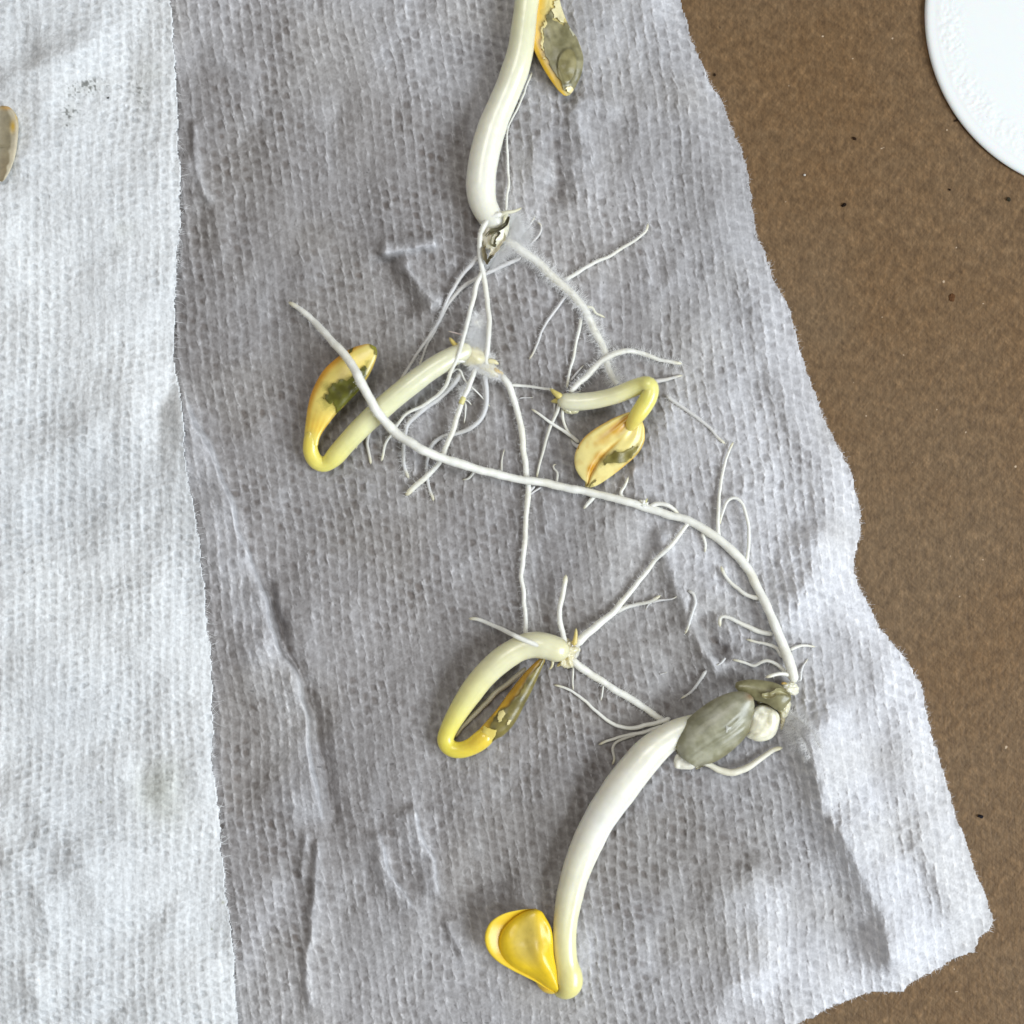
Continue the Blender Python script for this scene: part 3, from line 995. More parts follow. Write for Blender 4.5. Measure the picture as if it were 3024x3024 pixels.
def blob(name, parent, f, px, py, z0, rx, ry, rz, ang, colf, mat, amp=0.18, sc=0.55, seed=0, rest=True):
    """an uneven lump; z0: mm of its centre over the towel"""
    s_ = FR[f][2]
    c = fr(f, [(px, py)])[0]
    nu, nv = 40, 56
    th_ = np.linspace(0.02, math.pi - 0.02, nu)
    ph = np.linspace(0, 2 * math.pi, nv, endpoint=False)
    TH, PH = np.meshgrid(th_, ph, indexing='ij')
    x, y, zz = np.sin(TH) * np.cos(PH), np.sin(TH) * np.sin(PH), np.cos(TH)
    k = 1 + amp * (vnoise(x * 10 + zz * 4, y * 10 - zz * 3, 10 * sc, seed) + 0.5 * vnoise(x * 10 + zz * 4, y * 10 + zz * 5, 4.5 * sc, seed + 1))
    lx, ly = x * rx * s_ * k, y * ry * s_ * k
    ca, sa = math.cos(ang), math.sin(ang)
    X, Y = c[0] + lx * ca - ly * sa, c[1] + lx * sa + ly * ca
    base = float(floor_z(c[:1], c[1:])[0]) + 0.2
    Z = base + z0 + zz * rz * k
    if rest:
        Z = np.maximum(Z, base - 0.15)
    w = world_pts(X.ravel(), Y.ravel(), Z.ravel())
    ii_ = np.arange(nu * nv).reshape(nu, nv)
    j_ = np.roll(ii_, -1, 1)
    q_ = np.stack([ii_[:-1], ii_[1:], j_[1:], j_[:-1]], -1).reshape(-1, 4)
    ends = [np.stack([ii_[0][::-1][i:i + 3] for i in ()], -1)] if False else []
    cen = w[[0]] * 0 + w[ii_[0]].mean(0)
    cen2 = w[ii_[-1]].mean(0)[None]
    w2 = np.vstack([w, cen, cen2])
    tri = np.vstack([np.stack([ii_[0], j_[0], np.full(nv, len(w))], -1), np.stack([j_[-1], ii_[-1], np.full(nv, len(w) + 1)], -1)])
    cv = colf(X.ravel(), Y.ravel())
    cv = np.vstack([cv, cv[:1], cv[-1:]])
    return mesh(name, w2, [q_, tri], mat, cv, parent)


def flat_col(c, var=0.08, sc=14, seed=0, c2=None):
    c = lin(c)
    c2 = c * 0.85 if c2 is None else lin(c2)

    def fn(x, y, *a):
        k = np.clip(0.5 + 0.9 * fbm(x, y, sc, seed, 2), 0, 1)[:, None]
        return c * (1 - k) + (c * (1 - 4 * var) + c2 * 4 * var) * k
    return fn


def olive(seed, c=(128, 121, 86), c2=(104, 97, 64), lines=0.0, ang=0.4):
    c, c2 = lin(c), lin(c2)

    def fn(x, y, *a):
        k = np.clip(0.45 + 0.8 * fbm(x, y, 26, seed, 3), 0, 1)[:, None]
        r = c * (1 - k) + c2 * k
        if lines:
            s = x * math.cos(ang) + y * math.sin(ang)
            t = -x * math.sin(ang) + y * math.cos(ang)
            l = np.clip(np.sin((t + 6 * vnoise(x, y, 40, seed + 1)) / 3.0) * 0.5 + 0.5, 0, 1) ** 3 * np.clip(0.4 + vnoise(s, t, 34, seed + 2), 0, 1)
            r = r * (1 - lines * l[:, None])
        return r
    return fn


def peg(parent, f, pts, w0, w1, col=(228, 206, 120), lift=(1.2, 1.2), name="root_peg"):
    return root(name, parent, f, pts, w0, w1, lift, lin(col), tip=True)


GROUP = "sprouted pumpkin seeds on the damp towel"

# ------------------------------------------------------------------ sprout at the top edge
A = thing("pumpkin_sprout", 1560, 380, "sprout with thick white stem cut by the top edge, grey-green coat on its leaf", "sprout", GROUP)
stem(A, 'T', [(735, -330, 92), (722, -150, 94), (706, 0, 96), (682, 200, 98), (655, 400, 104), (620, 540, 108), (572, 680, 108), (500, 850, 110), (432, 1010, 112), (376, 1200, 115), (340, 1390, 118), (332, 1540, 115),
              (352, 1660, 108), (402, 1760, 98), (455, 1840, 84), (490, 1910, 60)],
     [(0, (226, 226, 186)), (.28, (228, 227, 196)), (.5, (234, 233, 214)), (.8, (238, 237, 224)), (1, (236, 234, 218))], (1.2, 1.0, 0.5, 0.2, 0.2), crease=[(2.55, 0.06, 0.16, 0.30, 0.70)])


def colA(x, y, u, v):
    k = sstep(-0.75, 0.1, v)[:, None]
    c = lin((238, 190, 44)) * (1 - k) + lin((232, 214, 140)) * k
    st_ = np.clip(np.sin(v * 20 + 2 * vnoise(x, y, 30, 3)), 0, 1)[:, None] * (1 - sstep(0.25, 0.45, u))[:, None]
    return c * (1 - 0.12 * st_ * np.array([.3, .6, 1.6]))


def filmA(x, y, u, v):
    c = olive(5, (152, 146, 112), (120, 115, 82), 0.35, 1.25)(x, y)
    a = fr('T', [(1030, 540)])[0]
    dx_, dy_ = (x - a[0]), (y - a[1])
    d = np.hypot((dx_ * .98 + dy_ * .18) / 29, (-dx_ * .18 + dy_ * .98) / 54)
    ring = np.exp(-((d - 1) / 0.09) ** 2)[:, None]
    ins = (1 - sstep(0.9, 1.02, d))[:, None]
    c = c * (1 - 0.25 * ins) + lin((148, 134, 68)) * 0.25 * ins
    return c * (1 - 0.42 * ring * (0.6 + 0.4 * vnoise(x, y, 20, 6))[:, None])


def topA(u, v, x, y):
    a = fr('T', [(1030, 540)])[0]
    d = np.hypot((x - a[0]) / 29, (y - a[1]) / 54)
    return 0.22 * (1 - sstep(0.8, 1.08, d))


lens("seed_leaf", A, 'T', [(800, -330), (790, -150), (782, 0), (745, 150), (727, 260), (762, 400), (832, 545), (900, 655), (960, 735), (1005, 775), (1035, 782)],
     [(960, -330), (968, -150), (975, 0), (1015, 130), (1062, 230), (1112, 305), (1150, 400), (1168, 480), (1152, 600), (1105, 705), (1060, 770), (1035, 782)], 2.0, 1.1, 1.5, colA, tv=-0.5, cup=0.15, ztop=topA, nu=150,
     films=[("seed_coat", [(915, 75), (865, 140), (838, 300), (850, 440), (900, 540), (985, 690), (1030, 745), (1080, 745), (1110, 700), (1160, 600), (1180, 470), (1150, 390), (1100, 290), (1060, 190), (1035, 160), (1010, 218), (960, 175), (930, 152)],
             filmA, 0.12, "torn grey-green seed coat"),
            ("inner_skin", [(925, 20), (965, 0), (990, 60), (1010, 130), (1015, 200), (990, 190), (960, 130), (930, 140), (915, 80)], flat_col((236, 226, 178)), 0.22, None),
            ("inner_skin", [(850, 150), (866, 190), (845, 260), (850, 340), (842, 420), (860, 500), (842, 480), (818, 350), (822, 250)], flat_col((230, 214, 150)), 0.2, None),
            ("inner_skin", [(1050, 180), (1075, 215), (1105, 280), (1090, 300), (1062, 250)], flat_col((190, 188, 160)), 0.24, None),
            ("tip_flake", [(1030, 720), (1065, 705), (1085, 715), (1070, 765), (1035, 755)], flat_col((238, 222, 168)), 0.3, None)])

# crown of the top sprout with curled coat remains
blob("root_crown", A, 'M', 1110, 190, 1.4, 100, 150, 1.6, 0.45, flat_col((232, 226, 200)), M_STEM, 0.12, 0.6, 3)


def curled(parent, f, pts, w, z, col, name="seed_coat"):
    """a curled strip of seed coat standing on edge"""
    c, L_ = catmull(fr(f, pts), 50)
    t = np.linspace(0, 1, 50)
    base = low_z(c[:, 0], c[:, 1])
    lw = w * FR[f][2]
    d = np.gradient(c, axis=0)
    d /= np.linalg.norm(d, axis=1)[:, None] + 1e-9
    nrm = np.stack([-d[:, 1], d[:, 0]], -1)
    vs = []
    M_ = 9
    for k in range(M_):
        a = (k / (M_ - 1) - 0.5) * 2.2
        wv_ = lw * (0.35 + 0.65 * np.sin(math.pi * t) ** 0.6) * (1 + 0.25 * vnoise(t * 300, 0 * t + k * 9, 22, 4))
        q_ = c + nrm * (np.sin(a) * wv_ * 0.5)[:, None]
        vs.append(world_pts(q_[:, 0], q_[:, 1], base + z + 0.9 * (1 - math.cos(a)) - 0.2 * vnoise(t * 100, 0 * t, 14, 2)))
    V_ = np.stack(vs, 1).reshape(-1, 3)
    ii_ = np.arange(50 * M_).reshape(50, M_)
    q_ = np.stack([ii_[:-1, :-1], ii_[1:, :-1], ii_[1:, 1:], ii_[:-1, 1:]], -1).reshape(-1, 4)
    v3, q3, ub = boundary_skirt(q_, V_, 0.00018)
    cc, _ = catmull(fr(f, pts), 50)
    cf = col(np.repeat(cc[:, 0], M_) + np.tile(np.arange(M_) * 3, 50), np.repeat(cc[:, 1], M_))
    return mesh(name, v3, q3, M_HULL, np.vstack([cf, cf[ub]]), parent, sheet_like=True)


OL = olive(9, (126, 121, 94), (92, 86, 62))
curled(A, 'M', [(1215, 95), (1190, 150), (1140, 185), (1085, 200), (1050, 235)], 34, 3.2, OL)
curled(A, 'M', [(1150, 205), (1110, 240), (1100, 290), (1125, 300)], 48, 3.0, OL)
curled(A, 'M', [(1045, 265), (1035, 320), (1045, 390), (1062, 435)], 34, 2.6, olive(9, (142, 132, 104), (92, 82, 58)))
curled(A, 'M', [(1105, 370), (1075, 395), (1060, 430)], 24, 2.2, OL)
curled(A, 'M', [(1150, 210), (1170, 240), (1130, 300), (1100, 350), (1085, 380)], 60, 2.3, flat_col((224, 216, 190)), "inner_skin")

mainA = root("main_root", A, 'P', [(1492, 705), (1538, 741), (1592, 778), (1638, 824), (1679, 857), (1720, 906), (1745, 952), (1770, 1002), (1786, 1040), (1792, 1075), (1806, 1110), (1822, 1135)], 34, 20, (0.9, 0.4, 0.3, 0.1, 0.0), tip=False, fuzz=3.6, fl=30,
             wmid=[26, 28, 27, 26, 25, 24, 18])
root("root_end", A, 'N', [(1130, 1370), (1180, 1410), (1300, 1490), (1420, 1590), (1500, 1670), (1552, 1718)], 34, 22, (0, 0, 0), CLEARW, fuzz=0.4, fl=18)
root("side_root", A, 'N', [(400, 550), (480, 505), (560, 455), (640, 415), (720, 380), (830, 310), (940, 240), (985, 195), (1000, 140)], 32, 20, (0.3, .15, .1, .1, .4), fuzz=0.5, fl=16)
root("side_root", A, 'N', [(415, 655), (330, 770), (250, 900), (190, 1040), (150, 1115)], 26, 16, (0.4, .1, 0), CLEARW, fuzz=0.3, fl=14)
root("side_root", A, 'N', [(522, 820), (500, 930), (465, 1100), (435, 1230), (420, 1325)], 26, 20, (0.4, .1, 0.4), WHITE, fuzz=0.3, fl=14)
root("side_root", A, 'N', [(540, 738), (575, 742), (605, 750), (625, 785), (660, 800), (692, 818)], 24, 14, (0.9, .5, .1), CREAM)
root("side_root", A, 'M', [(1370, 290), (1425, 235), (1447, 180), (1430, 145), (1412, 138)], 22, 14, (0, .2, .3), CLEARW)
root("side_root", A, 'M', [(1280, 250), (1350, 170), (1400, 90)], 24, 8, (0.1, .0, .0), CLEARW, fuzz=1.0, fl=26)
root("side_root", A, 'M', [(1120, 130), (1180, 72), (1240, 62), (1285, 46), (1305, 32)], 40, 14, (2.2, 2.8, 2.6), CREAM, tip=True)
arcA = root("main_root", A, 'M', [(1160, 75), (1090, 105), (1040, 160), (1008, 250), (1005, 380), (1025, 480), (1048, 600), (1068, 760), (1072, 930), (1058, 1100), (1050, 1150)], 44, 36, (2.8, 2.7, 2.0, 1.6, 1.6, 2.0, 2.6, 2.6), fuzz=0.25, fl=12, tip=False)
root("side_root", A, 'M', [(1030, 470), (990, 570), (955, 720), (905, 900), (850, 1080), (800, 1200), (745, 1330), (620, 1430), (500, 1490), (430, 1560), (380, 1640), (330, 1740), (300, 1845)], 38, 20,
     (1.6, 1.6, 2.2, 3.6, 4.6, 3.4, 1.2, .5, .2, .1, 0), WHITE, fuzz=0.3, fl=14)
root("side_root", A, 'M', [(1300, 388), (1180, 440), (1060, 500), (940, 560), (850, 630), (780, 720), (710, 850), (640, 960), (560, 1070), (430, 1275)], 34, 22, (0.2, .4, .3, .1, .1, .0), CLEARW, fuzz=0.5, fl=16)
root("side_root", A, 'M', [(1000, 378), (900, 490), (820, 600), (760, 730), (700, 880), (640, 990), (600, 1090), (575, 1160)], 36, 16, (1.4, .5, .2, .1, 0), CLEARW, fuzz=0.5, fl=16)
root("side_root", A, 'T', [(540, 1720), (552, 1550), (555, 1400), (545, 1200), (548, 1060), (580, 980), (640, 860), (700, 720), (745, 590)], 24, 18, (0.6, .3, .2, .2, .6), fuzz=0.25, fl=12)
# woolly patch right of the crown
for pts in ([(1180, 280), (1230, 200), (1260, 110)], [(1190, 260), (1210, 180), (1215, 110)], [(1200, 300), (1290, 270), (1340, 200)], [(1150, 330), (1120, 380), (1080, 450)]):
    root("side_root", A, 'M', pts, 50, 12, (0.4, .2, .1), lin((240, 240, 240)), fuzz=14.0, fl=50)
grow_hairs(A)

# ------------------------------------------------------------------ sprout with the U-bend on the left
Bq = thing("pumpkin_sprout", 1120, 1230, "left sprout bent in a U with cream and olive leaf under the long root", "sprout", GROUP)
stem(Bq, 'L', [(1640, 640, 62), (1560, 660, 72), (1470, 702, 78), (1300, 805, 84), (1060, 988, 86), (880, 1142, 86), (730, 1282, 83), (610, 1410, 80), (520, 1515, 74), (470, 1560, 64), (420, 1576, 61), (360, 1545, 61), (325, 1475, 60), (322, 1400, 57), (330, 1320, 48), (345, 1250, 30)],
     [(0, (228, 224, 194)), (.25, (226, 226, 196)), (.5, (228, 227, 186)), (.66, (230, 226, 160)), (.78, (238, 228, 128)), (.9, (240, 220, 104)), (1, (240, 208, 92))], (2.0, 2.2, 1.6, .8, .4, .8, 1.2))


def colB(x, y, u, v):
    k = sstep(-0.95, -0.55, v)[:, None]
    c = lin((226, 164, 48)) * (1 - k) + lin((238, 217, 120)) * k
    bs = (1 - sstep(0.12, 0.36, u))[:, None]
    stt = np.clip(np.sin(v * 16 + 1.5 * vnoise(x, y, 40, 3)) * .5 + .5, 0, 1)[:, None]
    c = c * (1 - bs) + (lin((240, 208, 90)) * (1 - .35 * stt) + lin((216, 156, 50)) * .35 * stt) * bs
    b0 = (1 - sstep(0.03, 0.16, u))[:, None]
    c = c * (1 - b0) + lin((240, 222, 112)) * b0
    tp = sstep(0.80, 0.97, u)[:, None]
    c = c * (1 - .6 * tp) + lin((244, 232, 156)) * .6 * tp
    under = sstep(0.80, 0.97, v)[:, None]  # shade on the lower right rim, painted into the leaf colour
    c = c * (1 - .5 * under) + lin((176, 132, 54)) * .5 * under
    return c * (1 + 0.06 * fbm(x, y, 30, 4, 2))[:, None]


lens("seed_leaf", Bq, 'L', [(268, 1420), (272, 1330), (282, 1240), (300, 1110), (335, 980), (420, 820), (540, 705), (650, 632), (740, 602), (800, 594), (855, 618)],
     [(384, 1425), (395, 1370), (425, 1310), (480, 1235), (535, 1165), (620, 1080), (720, 970), (800, 850), (850, 740), (868, 665), (855, 618)], 2.5, 1.35, 1.7, colB, tv=0.1, tu=1.0,
     films=[("seed_coat", [(475, 935), (560, 895), (650, 875), (690, 850), (720, 800), (765, 765), (778, 800), (775, 870), (745, 950), (650, 1060), (560, 1145), (535, 1180), (520, 1120), (505, 1070), (470, 1090), (450, 1060), (430, 1040), (440, 1010), (480, 1000), (470, 960)],
             olive(15, (112, 112, 36), (82, 80, 20)), 0.10, "dark olive patch of seed coat"),
            ("seed_coat", [(805, 585), (850, 590), (880, 640), (870, 690), (840, 680), (835, 640), (815, 620)], olive(16, (150, 146, 56), (120, 116, 40)), 0.10, None),
            ("seed_coat", [(620, 640), (670, 620), (665, 640), (640, 665)], olive(17, (96, 88, 24), (70, 64, 18)), 0.10, None)])

blob("root_crown", Bq, 'M', 940, 1085, 2.0, 125, 88, 2.1, 0.50, flat_col((234, 226, 190), .10), M_STEM, 0.15, 0.9, 6)
blob("root_crown", Bq, 'M', 1065, 1180, 1.5, 100, 58, 1.5, 0.55, flat_col((235, 228, 198), .10), M_STEM, 0.15, 0.8, 8)
blob("fluffy_lump", Bq, 'M', 990, 860, 1.4, 44, 62, 1.2, 0.25, flat_col((248, 246, 238), .06), M_HAIR, 0.25, 0.5, 9)
for pts in ([(860, 1080), (960, 1010), (1020, 1010)], [(900, 1110), (1000, 1080), (1100, 1130)], [(960, 1150), (1060, 1190), (1150, 1240)], [(900, 1050), (930, 1000), (980, 950)]):
    root("rootlet", Bq, 'M', pts, 22, 10, (2.6, 2.4, 2.0), lin((236, 232, 214)), fuzz=8.0, fl=34)
peg(Bq, 'M', [(870, 1050), (820, 1000), (785, 955)], 50, 24, (232, 208, 120), (3.2, 3.2))
peg(Bq, 'M', [(1060, 1120), (1110, 1130), (1145, 1150)], 46, 28, (236, 226, 180), (2.4, 2.2))
peg(Bq, 'M', [(1090, 1190), (1140, 1205), (1178, 1222)], 50, 26, (226, 190, 100), (2.0, 1.6))
peg(Bq, 'M', [(880, 940), (830, 925), (778, 912)], 14, 6, (226, 206, 200), (3.0, 3.0), "rootlet")
for pts in ([(960, 1030), (975, 940), (990, 850), (1000, 810)], [(930, 1040), (950, 960), (940, 900)], [(990, 1040), (1010, 960), (1015, 880)]):
    root("side_root", Bq, 'M', pts, 40, 30, (2.2, 1.8, 1.6), lin((244, 242, 234)), fuzz=16.0, fl=36)
root("side_root", Bq, 'M', [(905, 1132), (840, 1128), (780, 1136), (700, 1160), (635, 1192)], 24, 8, (4.0, 4.6, 4.6), WHITE)
root("main_root", Bq, 'M', [(975, 1180), (930, 1310), (885, 1400), (860, 1480), (810, 1620), (760, 1740), (715, 1850), (610, 1960), (530, 2030), (472, 2085)], 44, 38, (2.6, 2.2, 1.6, 1.0, .6, .3, 0), WHITE, fuzz=0.5, fl=22, wmid=[36, 38, 40, 40, 40, 42, 46])
root("root_joint", Bq, 'M', [(895, 1375), (885, 1400), (872, 1432)], 44, 40, (2.05, 2.0), lin((232, 222, 150)), tip=False)
root("side_root", Bq, 'M', [(885, 1200), (800, 1310), (700, 1400), (600, 1480), (510, 1560), (475, 1660), (458, 1760), (466, 1850), (485, 1935), (500, 1965)], 46, 26, (1.6, .6, .2, .1, .1, 0), lin((214, 214, 214)), fuzz=0.7, fl=24)
root("side_root", Bq, 'M', [(1035, 1220), (1052, 1350), (1050, 1440), (1000, 1550), (900, 1620), (760, 1660), (675, 1715), (645, 1790), (632, 1870), (640, 1990), (672, 2125)], 42, 24, (1.4, .6, .2, .1, .1, .0), lin((214, 214, 214)), fuzz=0.25, fl=14)
root("side_root", Bq, 'M', [(800, 1215), (835, 1187), (870, 1200), (910, 1280), (980, 1340), (1030, 1390), (1082, 1452)], 18, 9, (1.4, 2.2, 2.2, 1.8, 1.0, .8), WHITE)
root("rootlet", Bq, 'M', [(902, 1420), (905, 1500), (895, 1578)], 16, 8, (1.0, .6, .2), WHITE)
root("rootlet", Bq, 'M', [(900, 1400), (925, 1415), (948, 1442)], 14, 7, (1.2, .8), WHITE)
for pts in ([(900, 1390), (880, 1340), (870, 1310)], [(915, 1380), (935, 1330), (945, 1300)]):
    root("rootlet", Bq, 'M', pts, 10, 6, (0.9, .7), lin((226, 226, 228)), fuzz=6, fl=30)
root("side_root", Bq, 'L', [(825, 1270), (795, 1350), (788, 1420), (800, 1500), (812, 1582)], 34, 24, (.4, .1, 0), lin((222, 220, 214)))
root("rootlet", Bq, 'L', [(690, 1400), (698, 1430), (694, 1455)], 22, 10, (.2, 0), lin((226, 216, 170)))
root("main_root", Bq, 'P', [(1478, 1108), (1503, 1142), (1524, 1200), (1538, 1262), (1546, 1325), (1554, 1390), (1560, 1450), (1556, 1510), (1549, 1590), (1543, 1660), (1541, 1705), (1548, 1770), (1553, 1830), (1552, 1875)], 26, 13, (1.4, .5, .3, .2, .1, .1, .2, .3), tip=False, fuzz=.6, fl=16,
     wmid=[22, 21, 20, 20, 19, 18, 17, 16, 15, 15, 15])
root("side_root", Bq, 'M', [(1180, 1292), (1260, 1300), (1350, 1305), (1440, 1316), (1525, 1330)], 24, 18, (.6, .4, .8, 1.4), WHITE, tip=False, fuzz=.3, fl=12)
root("rootlet", Bq, 'M', [(1285, 1395), (1330, 1386), (1392, 1385)], 12, 6, (0, 0), CLEARW)
grow_hairs(Bq)

# ------------------------------------------------------------------ hooked sprout right of the middle
Cq = thing("pumpkin_sprout", 1780, 1260, "right-hand sprout hooked like a seven, its leaf streaked orange and olive", "sprout", GROUP)
stem(Cq, 'C', [(520, 452, 60), (580, 470, 82), (660, 482, 90), (800, 476, 88), (950, 455, 86), (1120, 412, 86), (1270, 352, 86), (1380, 312, 86), (1450, 305, 88), (1478, 350, 86), (1462, 430, 86), (1412, 520, 86), (1345, 615, 82), (1290, 700, 66), (1240, 775, 36)],
     [(0, (230, 227, 196)), (.12, (231, 229, 202)), (.4, (232, 228, 184)), (.6, (233, 227, 150)), (.75, (234, 226, 124)), (1, (238, 214, 110))], (0.8, 1.1, 1.9, 3.0, 4.2, 4.2, 3.6, 2.4), flat=0.95)
blob("root_crown", Cq, 'C', 640, 555, 0.9, 88, 55, 1.1, 0.15, flat_col((228, 222, 180), .08), M_STEM, 0.22, 0.5, 12)
peg(Cq, 'C', [(560, 440), (490, 390), (435, 342)], 84, 34, (232, 214, 128), (2.0, 2.0))
peg(Cq, 'C', [(560, 460), (490, 470), (445, 478)], 76, 46, (226, 208, 126), (1.2, 1.0))


def colC(x, y, u, v):
    c = np.tile(lin((237, 220, 140)), (len(x), 1))
    k = sstep(0.05, 0.9, u)[:, None]
    c = c * (1 - .35 * k) + lin((238, 226, 164)) * .35 * k
    og = np.exp(-((v + 0.42) / 0.28) ** 2) * (1 - sstep(0.20, 0.50, u + .1 * vnoise(x, y, 20, 2)))
    og2 = np.exp(-((v + 0.10 + .05 * vnoise(x, y, 14, 6)) / 0.16) ** 2) * sstep(0.45, 0.62, u) * (0.55 + .45 * vnoise(x, y, 18, 3))
    og3 = np.exp(-((v - 0.06) / 0.05) ** 2) * sstep(0.25, 0.4, u) * .85
    o_ = np.clip(1.15 * og + 1.2 * og2 + og3 + 0.35 * np.clip(fbm(x, y, 24, 33, 2) - .35, 0, 1), 0, 1)[:, None]
    c = c * (1 - o_) + lin((204, 148, 36)) * o_
    edge = (sstep(0.88, 1.0, np.abs(v)) * (1 - sstep(.5, .8, u)))[:, None]
    c = c * (1 - .7 * edge) + lin((232, 172, 56)) * .7 * edge
    rib = np.clip(np.cos((v - 0.06) * 14), 0, 1)[:, None] * (1 - sstep(.1, .55, u))[:, None]
    c = c * (1 - .3 * rib) + lin((242, 226, 130)) * .3 * rib
    return c


def topC(u, v, x, y):
    return -0.45 * np.exp(-((v - 0.06) / 0.10) ** 2) * sstep(.25, .5, u) + 0.10 * np.cos((v - .06) * 14) * (1 - sstep(.1, .6, u))


lens("seed_leaf", Cq, 'C', [(1255, 585), (1150, 625), (1050, 672), (900, 760), (790, 850), (722, 950), (690, 1050), (700, 1170), (755, 1265), (800, 1310), (800, 1362)],
     [(1385, 662), (1412, 730), (1420, 800), (1412, 900), (1345, 1020), (1210, 1145), (1060, 1262), (940, 1340), (860, 1368), (800, 1362)], 3.4, 0.9, 1.7, colC, tu=-1.6, tv=-0.3, ztop=topC,
     films=[("seed_coat", [(985, 1100), (1050, 1020), (1125, 975), (1150, 990), (1200, 985), (1290, 950), (1365, 925), (1345, 990), (1290, 1055), (1230, 1105), (1150, 1112), (1070, 1108), (1030, 1120), (1000, 1150)],
             olive(25, (138, 128, 66), (106, 96, 42)), 0.10, "olive patch of seed coat"),
            ("seed_coat", [(765, 1300), (800, 1310), (830, 1330), (805, 1365), (775, 1345)], olive(26, (126, 106, 36), (96, 78, 24)), 0.12, None),
            ("seed_coat", [(925, 1285), (920, 1310), (865, 1358), (840, 1360)], olive(26, (140, 128, 70), (110, 100, 50)), 0.10, None),
            ("stain_flake", [(712, 930), (730, 935), (735, 960), (715, 965)], flat_col((150, 96, 30)), 0.08, None)])
root("main_root", Cq, 'N', [(440, 1345), (500, 1290), (560, 1240), (620, 1170), (690, 1108), (780, 1068), (870, 1055), (1000, 1085), (1120, 1125), (1240, 1147)], 46, 20, (1.6, 1.2, .8, .9, 1.0, .6, .3, .1), WHITE, fuzz=1.0, fl=26, wmid=[42, 44, 46, 42, 36, 30, 26])
root("side_root", Cq, 'C', [(545, 480), (520, 560), (470, 660), (400, 850), (360, 1000), (320, 1180), (300, 1270)], 44, 26, (1.0, .6, .2, .0), lin((228, 226, 216)))
root("rootlet", Cq, 'C', [(480, 480), (482, 540), (475, 620)], 34, 20, (.8, .2), CLEARW)
root("side_root", Cq, 'C', [(565, 540), (562, 620), (580, 700), (620, 785), (668, 840)], 36, 30, (.8, .6, .3), WHITE)
root("side_root", Cq, 'C', [(740, 905), (640, 830), (540, 755), (420, 675), (320, 602), (245, 548)], 44, 26, (.8, .7, .9, .8), WHITE)
root("side_root", Cq, 'C', [(760, 960), (690, 920), (650, 860)], 70, 20, (.2, .1), CLEARW)
root("side_root", Cq, 'C', [(1500, 280), (1600, 252), (1680, 235), (1810, 205)], 60, 26, (.3, .1, .0), CLEARW)
root("rootlet", Cq, 'C', [(650, 260), (720, 170), (785, 100)], 32, 14, (.2, .0), CLEARW)
root("rootlet", Cq, 'C', [(640, 370), (700, 390), (760, 370)], 30, 16, (1.4, .6), WHITE)
grow_hairs(Cq)

# ------------------------------------------------------------------ looped sprout below the middle
Dq = thing("pumpkin_sprout", 1480, 2100, "middle sprout looped back on itself, brown-olive leaf tip touching its root crown", "sprout", GROUP)
stem(Dq, 'D', [(1150, 800, 56), (1090, 775, 86), (1000, 745, 90), (900, 735, 90), (800, 765, 88), (670, 848, 87), (540, 972, 84), (430, 1120, 78), (345, 1255, 68), (290, 1365, 60), (282, 1425, 58), (315, 1470, 57), (380, 1485, 56), (460, 1462, 59), (535, 1412, 66), (600, 1350, 60)],
     [(0, (222, 216, 176)), (.1, (228, 225, 192)), (.35, (230, 227, 188)), (.55, (232, 227, 160)), (.68, (238, 228, 124)), (.8, (242, 224, 92)), (1, (242, 206, 76))], (1.2, 1.8, 1.6, 1.0, .6, .5, .8, 1.2))


def colD(x, y, u, v):
    k = sstep(0.0, 0.30, u)[:, None]
    c = lin((240, 208, 90)) * (1 - k) + lin((168, 128, 40)) * k
    y_ = np.exp(-((v + .75) / .3) ** 2)[:, None] * (1 - sstep(.35, .6, u))[:, None]
    c = c * (1 - .8 * y_) + lin((232, 184, 60)) * .8 * y_
    g = np.exp(-((v - .15) / .35) ** 2)[:, None] * sstep(.4, .7, u)[:, None]
    c = c * (1 - .6 * g) + lin((170, 146, 66)) * .6 * g
    return c * (1 + 0.10 * fbm(x, y, 22, 7, 2))[:, None]


lens("seed_leaf", Dq, 'D', [(498, 1392), (520, 1340), (570, 1280), (640, 1200), (720, 1090), (800, 985), (880, 895), (950, 832), (984, 822)],
     [(590, 1448), (640, 1410), (700, 1375), (772, 1295), (850, 1150), (915, 1020), (965, 905), (988, 850), (984, 822)], 2.2, 1.5, 2.0, colD, tu=0.7,
     films=[("seed_coat", [(940, 880), (990, 830), (985, 900), (930, 1030), (860, 1160), (780, 1310), (700, 1385), (620, 1425), (640, 1340), (600, 1320), (610, 1260), (640, 1215), (720, 1180), (790, 1090), (860, 980)],
             olive(35, (136, 124, 68), (104, 96, 54)), 0.10, "brown-olive seed coat"),
            ("inner_skin", [(655, 1215), (690, 1200), (712, 1225), (690, 1245), (680, 1275), (650, 1290), (645, 1250)], flat_col((236, 220, 150)), 0.24, None),
            ("inner_skin", [(718, 1255), (742, 1262), (735, 1300), (715, 1320)], flat_col((222, 208, 150)), 0.24, None),
            ("inner_skin", [(560, 1310), (600, 1320), (645, 1345), (625, 1395), (600, 1420), (560, 1430), (540, 1380)], flat_col((240, 218, 116)), 0.20, None)])
blob("root_crown", Dq, 'D', 1140, 800, 1.5, 85, 95, 1.6, 0.3, flat_col((226, 216, 178), .14), M_STEM, 0.30, 0.4, 16)
blob("root_crown", Dq, 'D', 1190, 770, 1.2, 40, 70, 1.1, 0.1, flat_col((228, 222, 204), .1), M_STEM, 0.25, 0.4, 17)
peg(Dq, 'D', [(955, 835), (1005, 825), (1045, 850), (1040, 890), (1015, 910)], 36, 14, (238, 230, 190), (2.6, 2.2, 1.8))
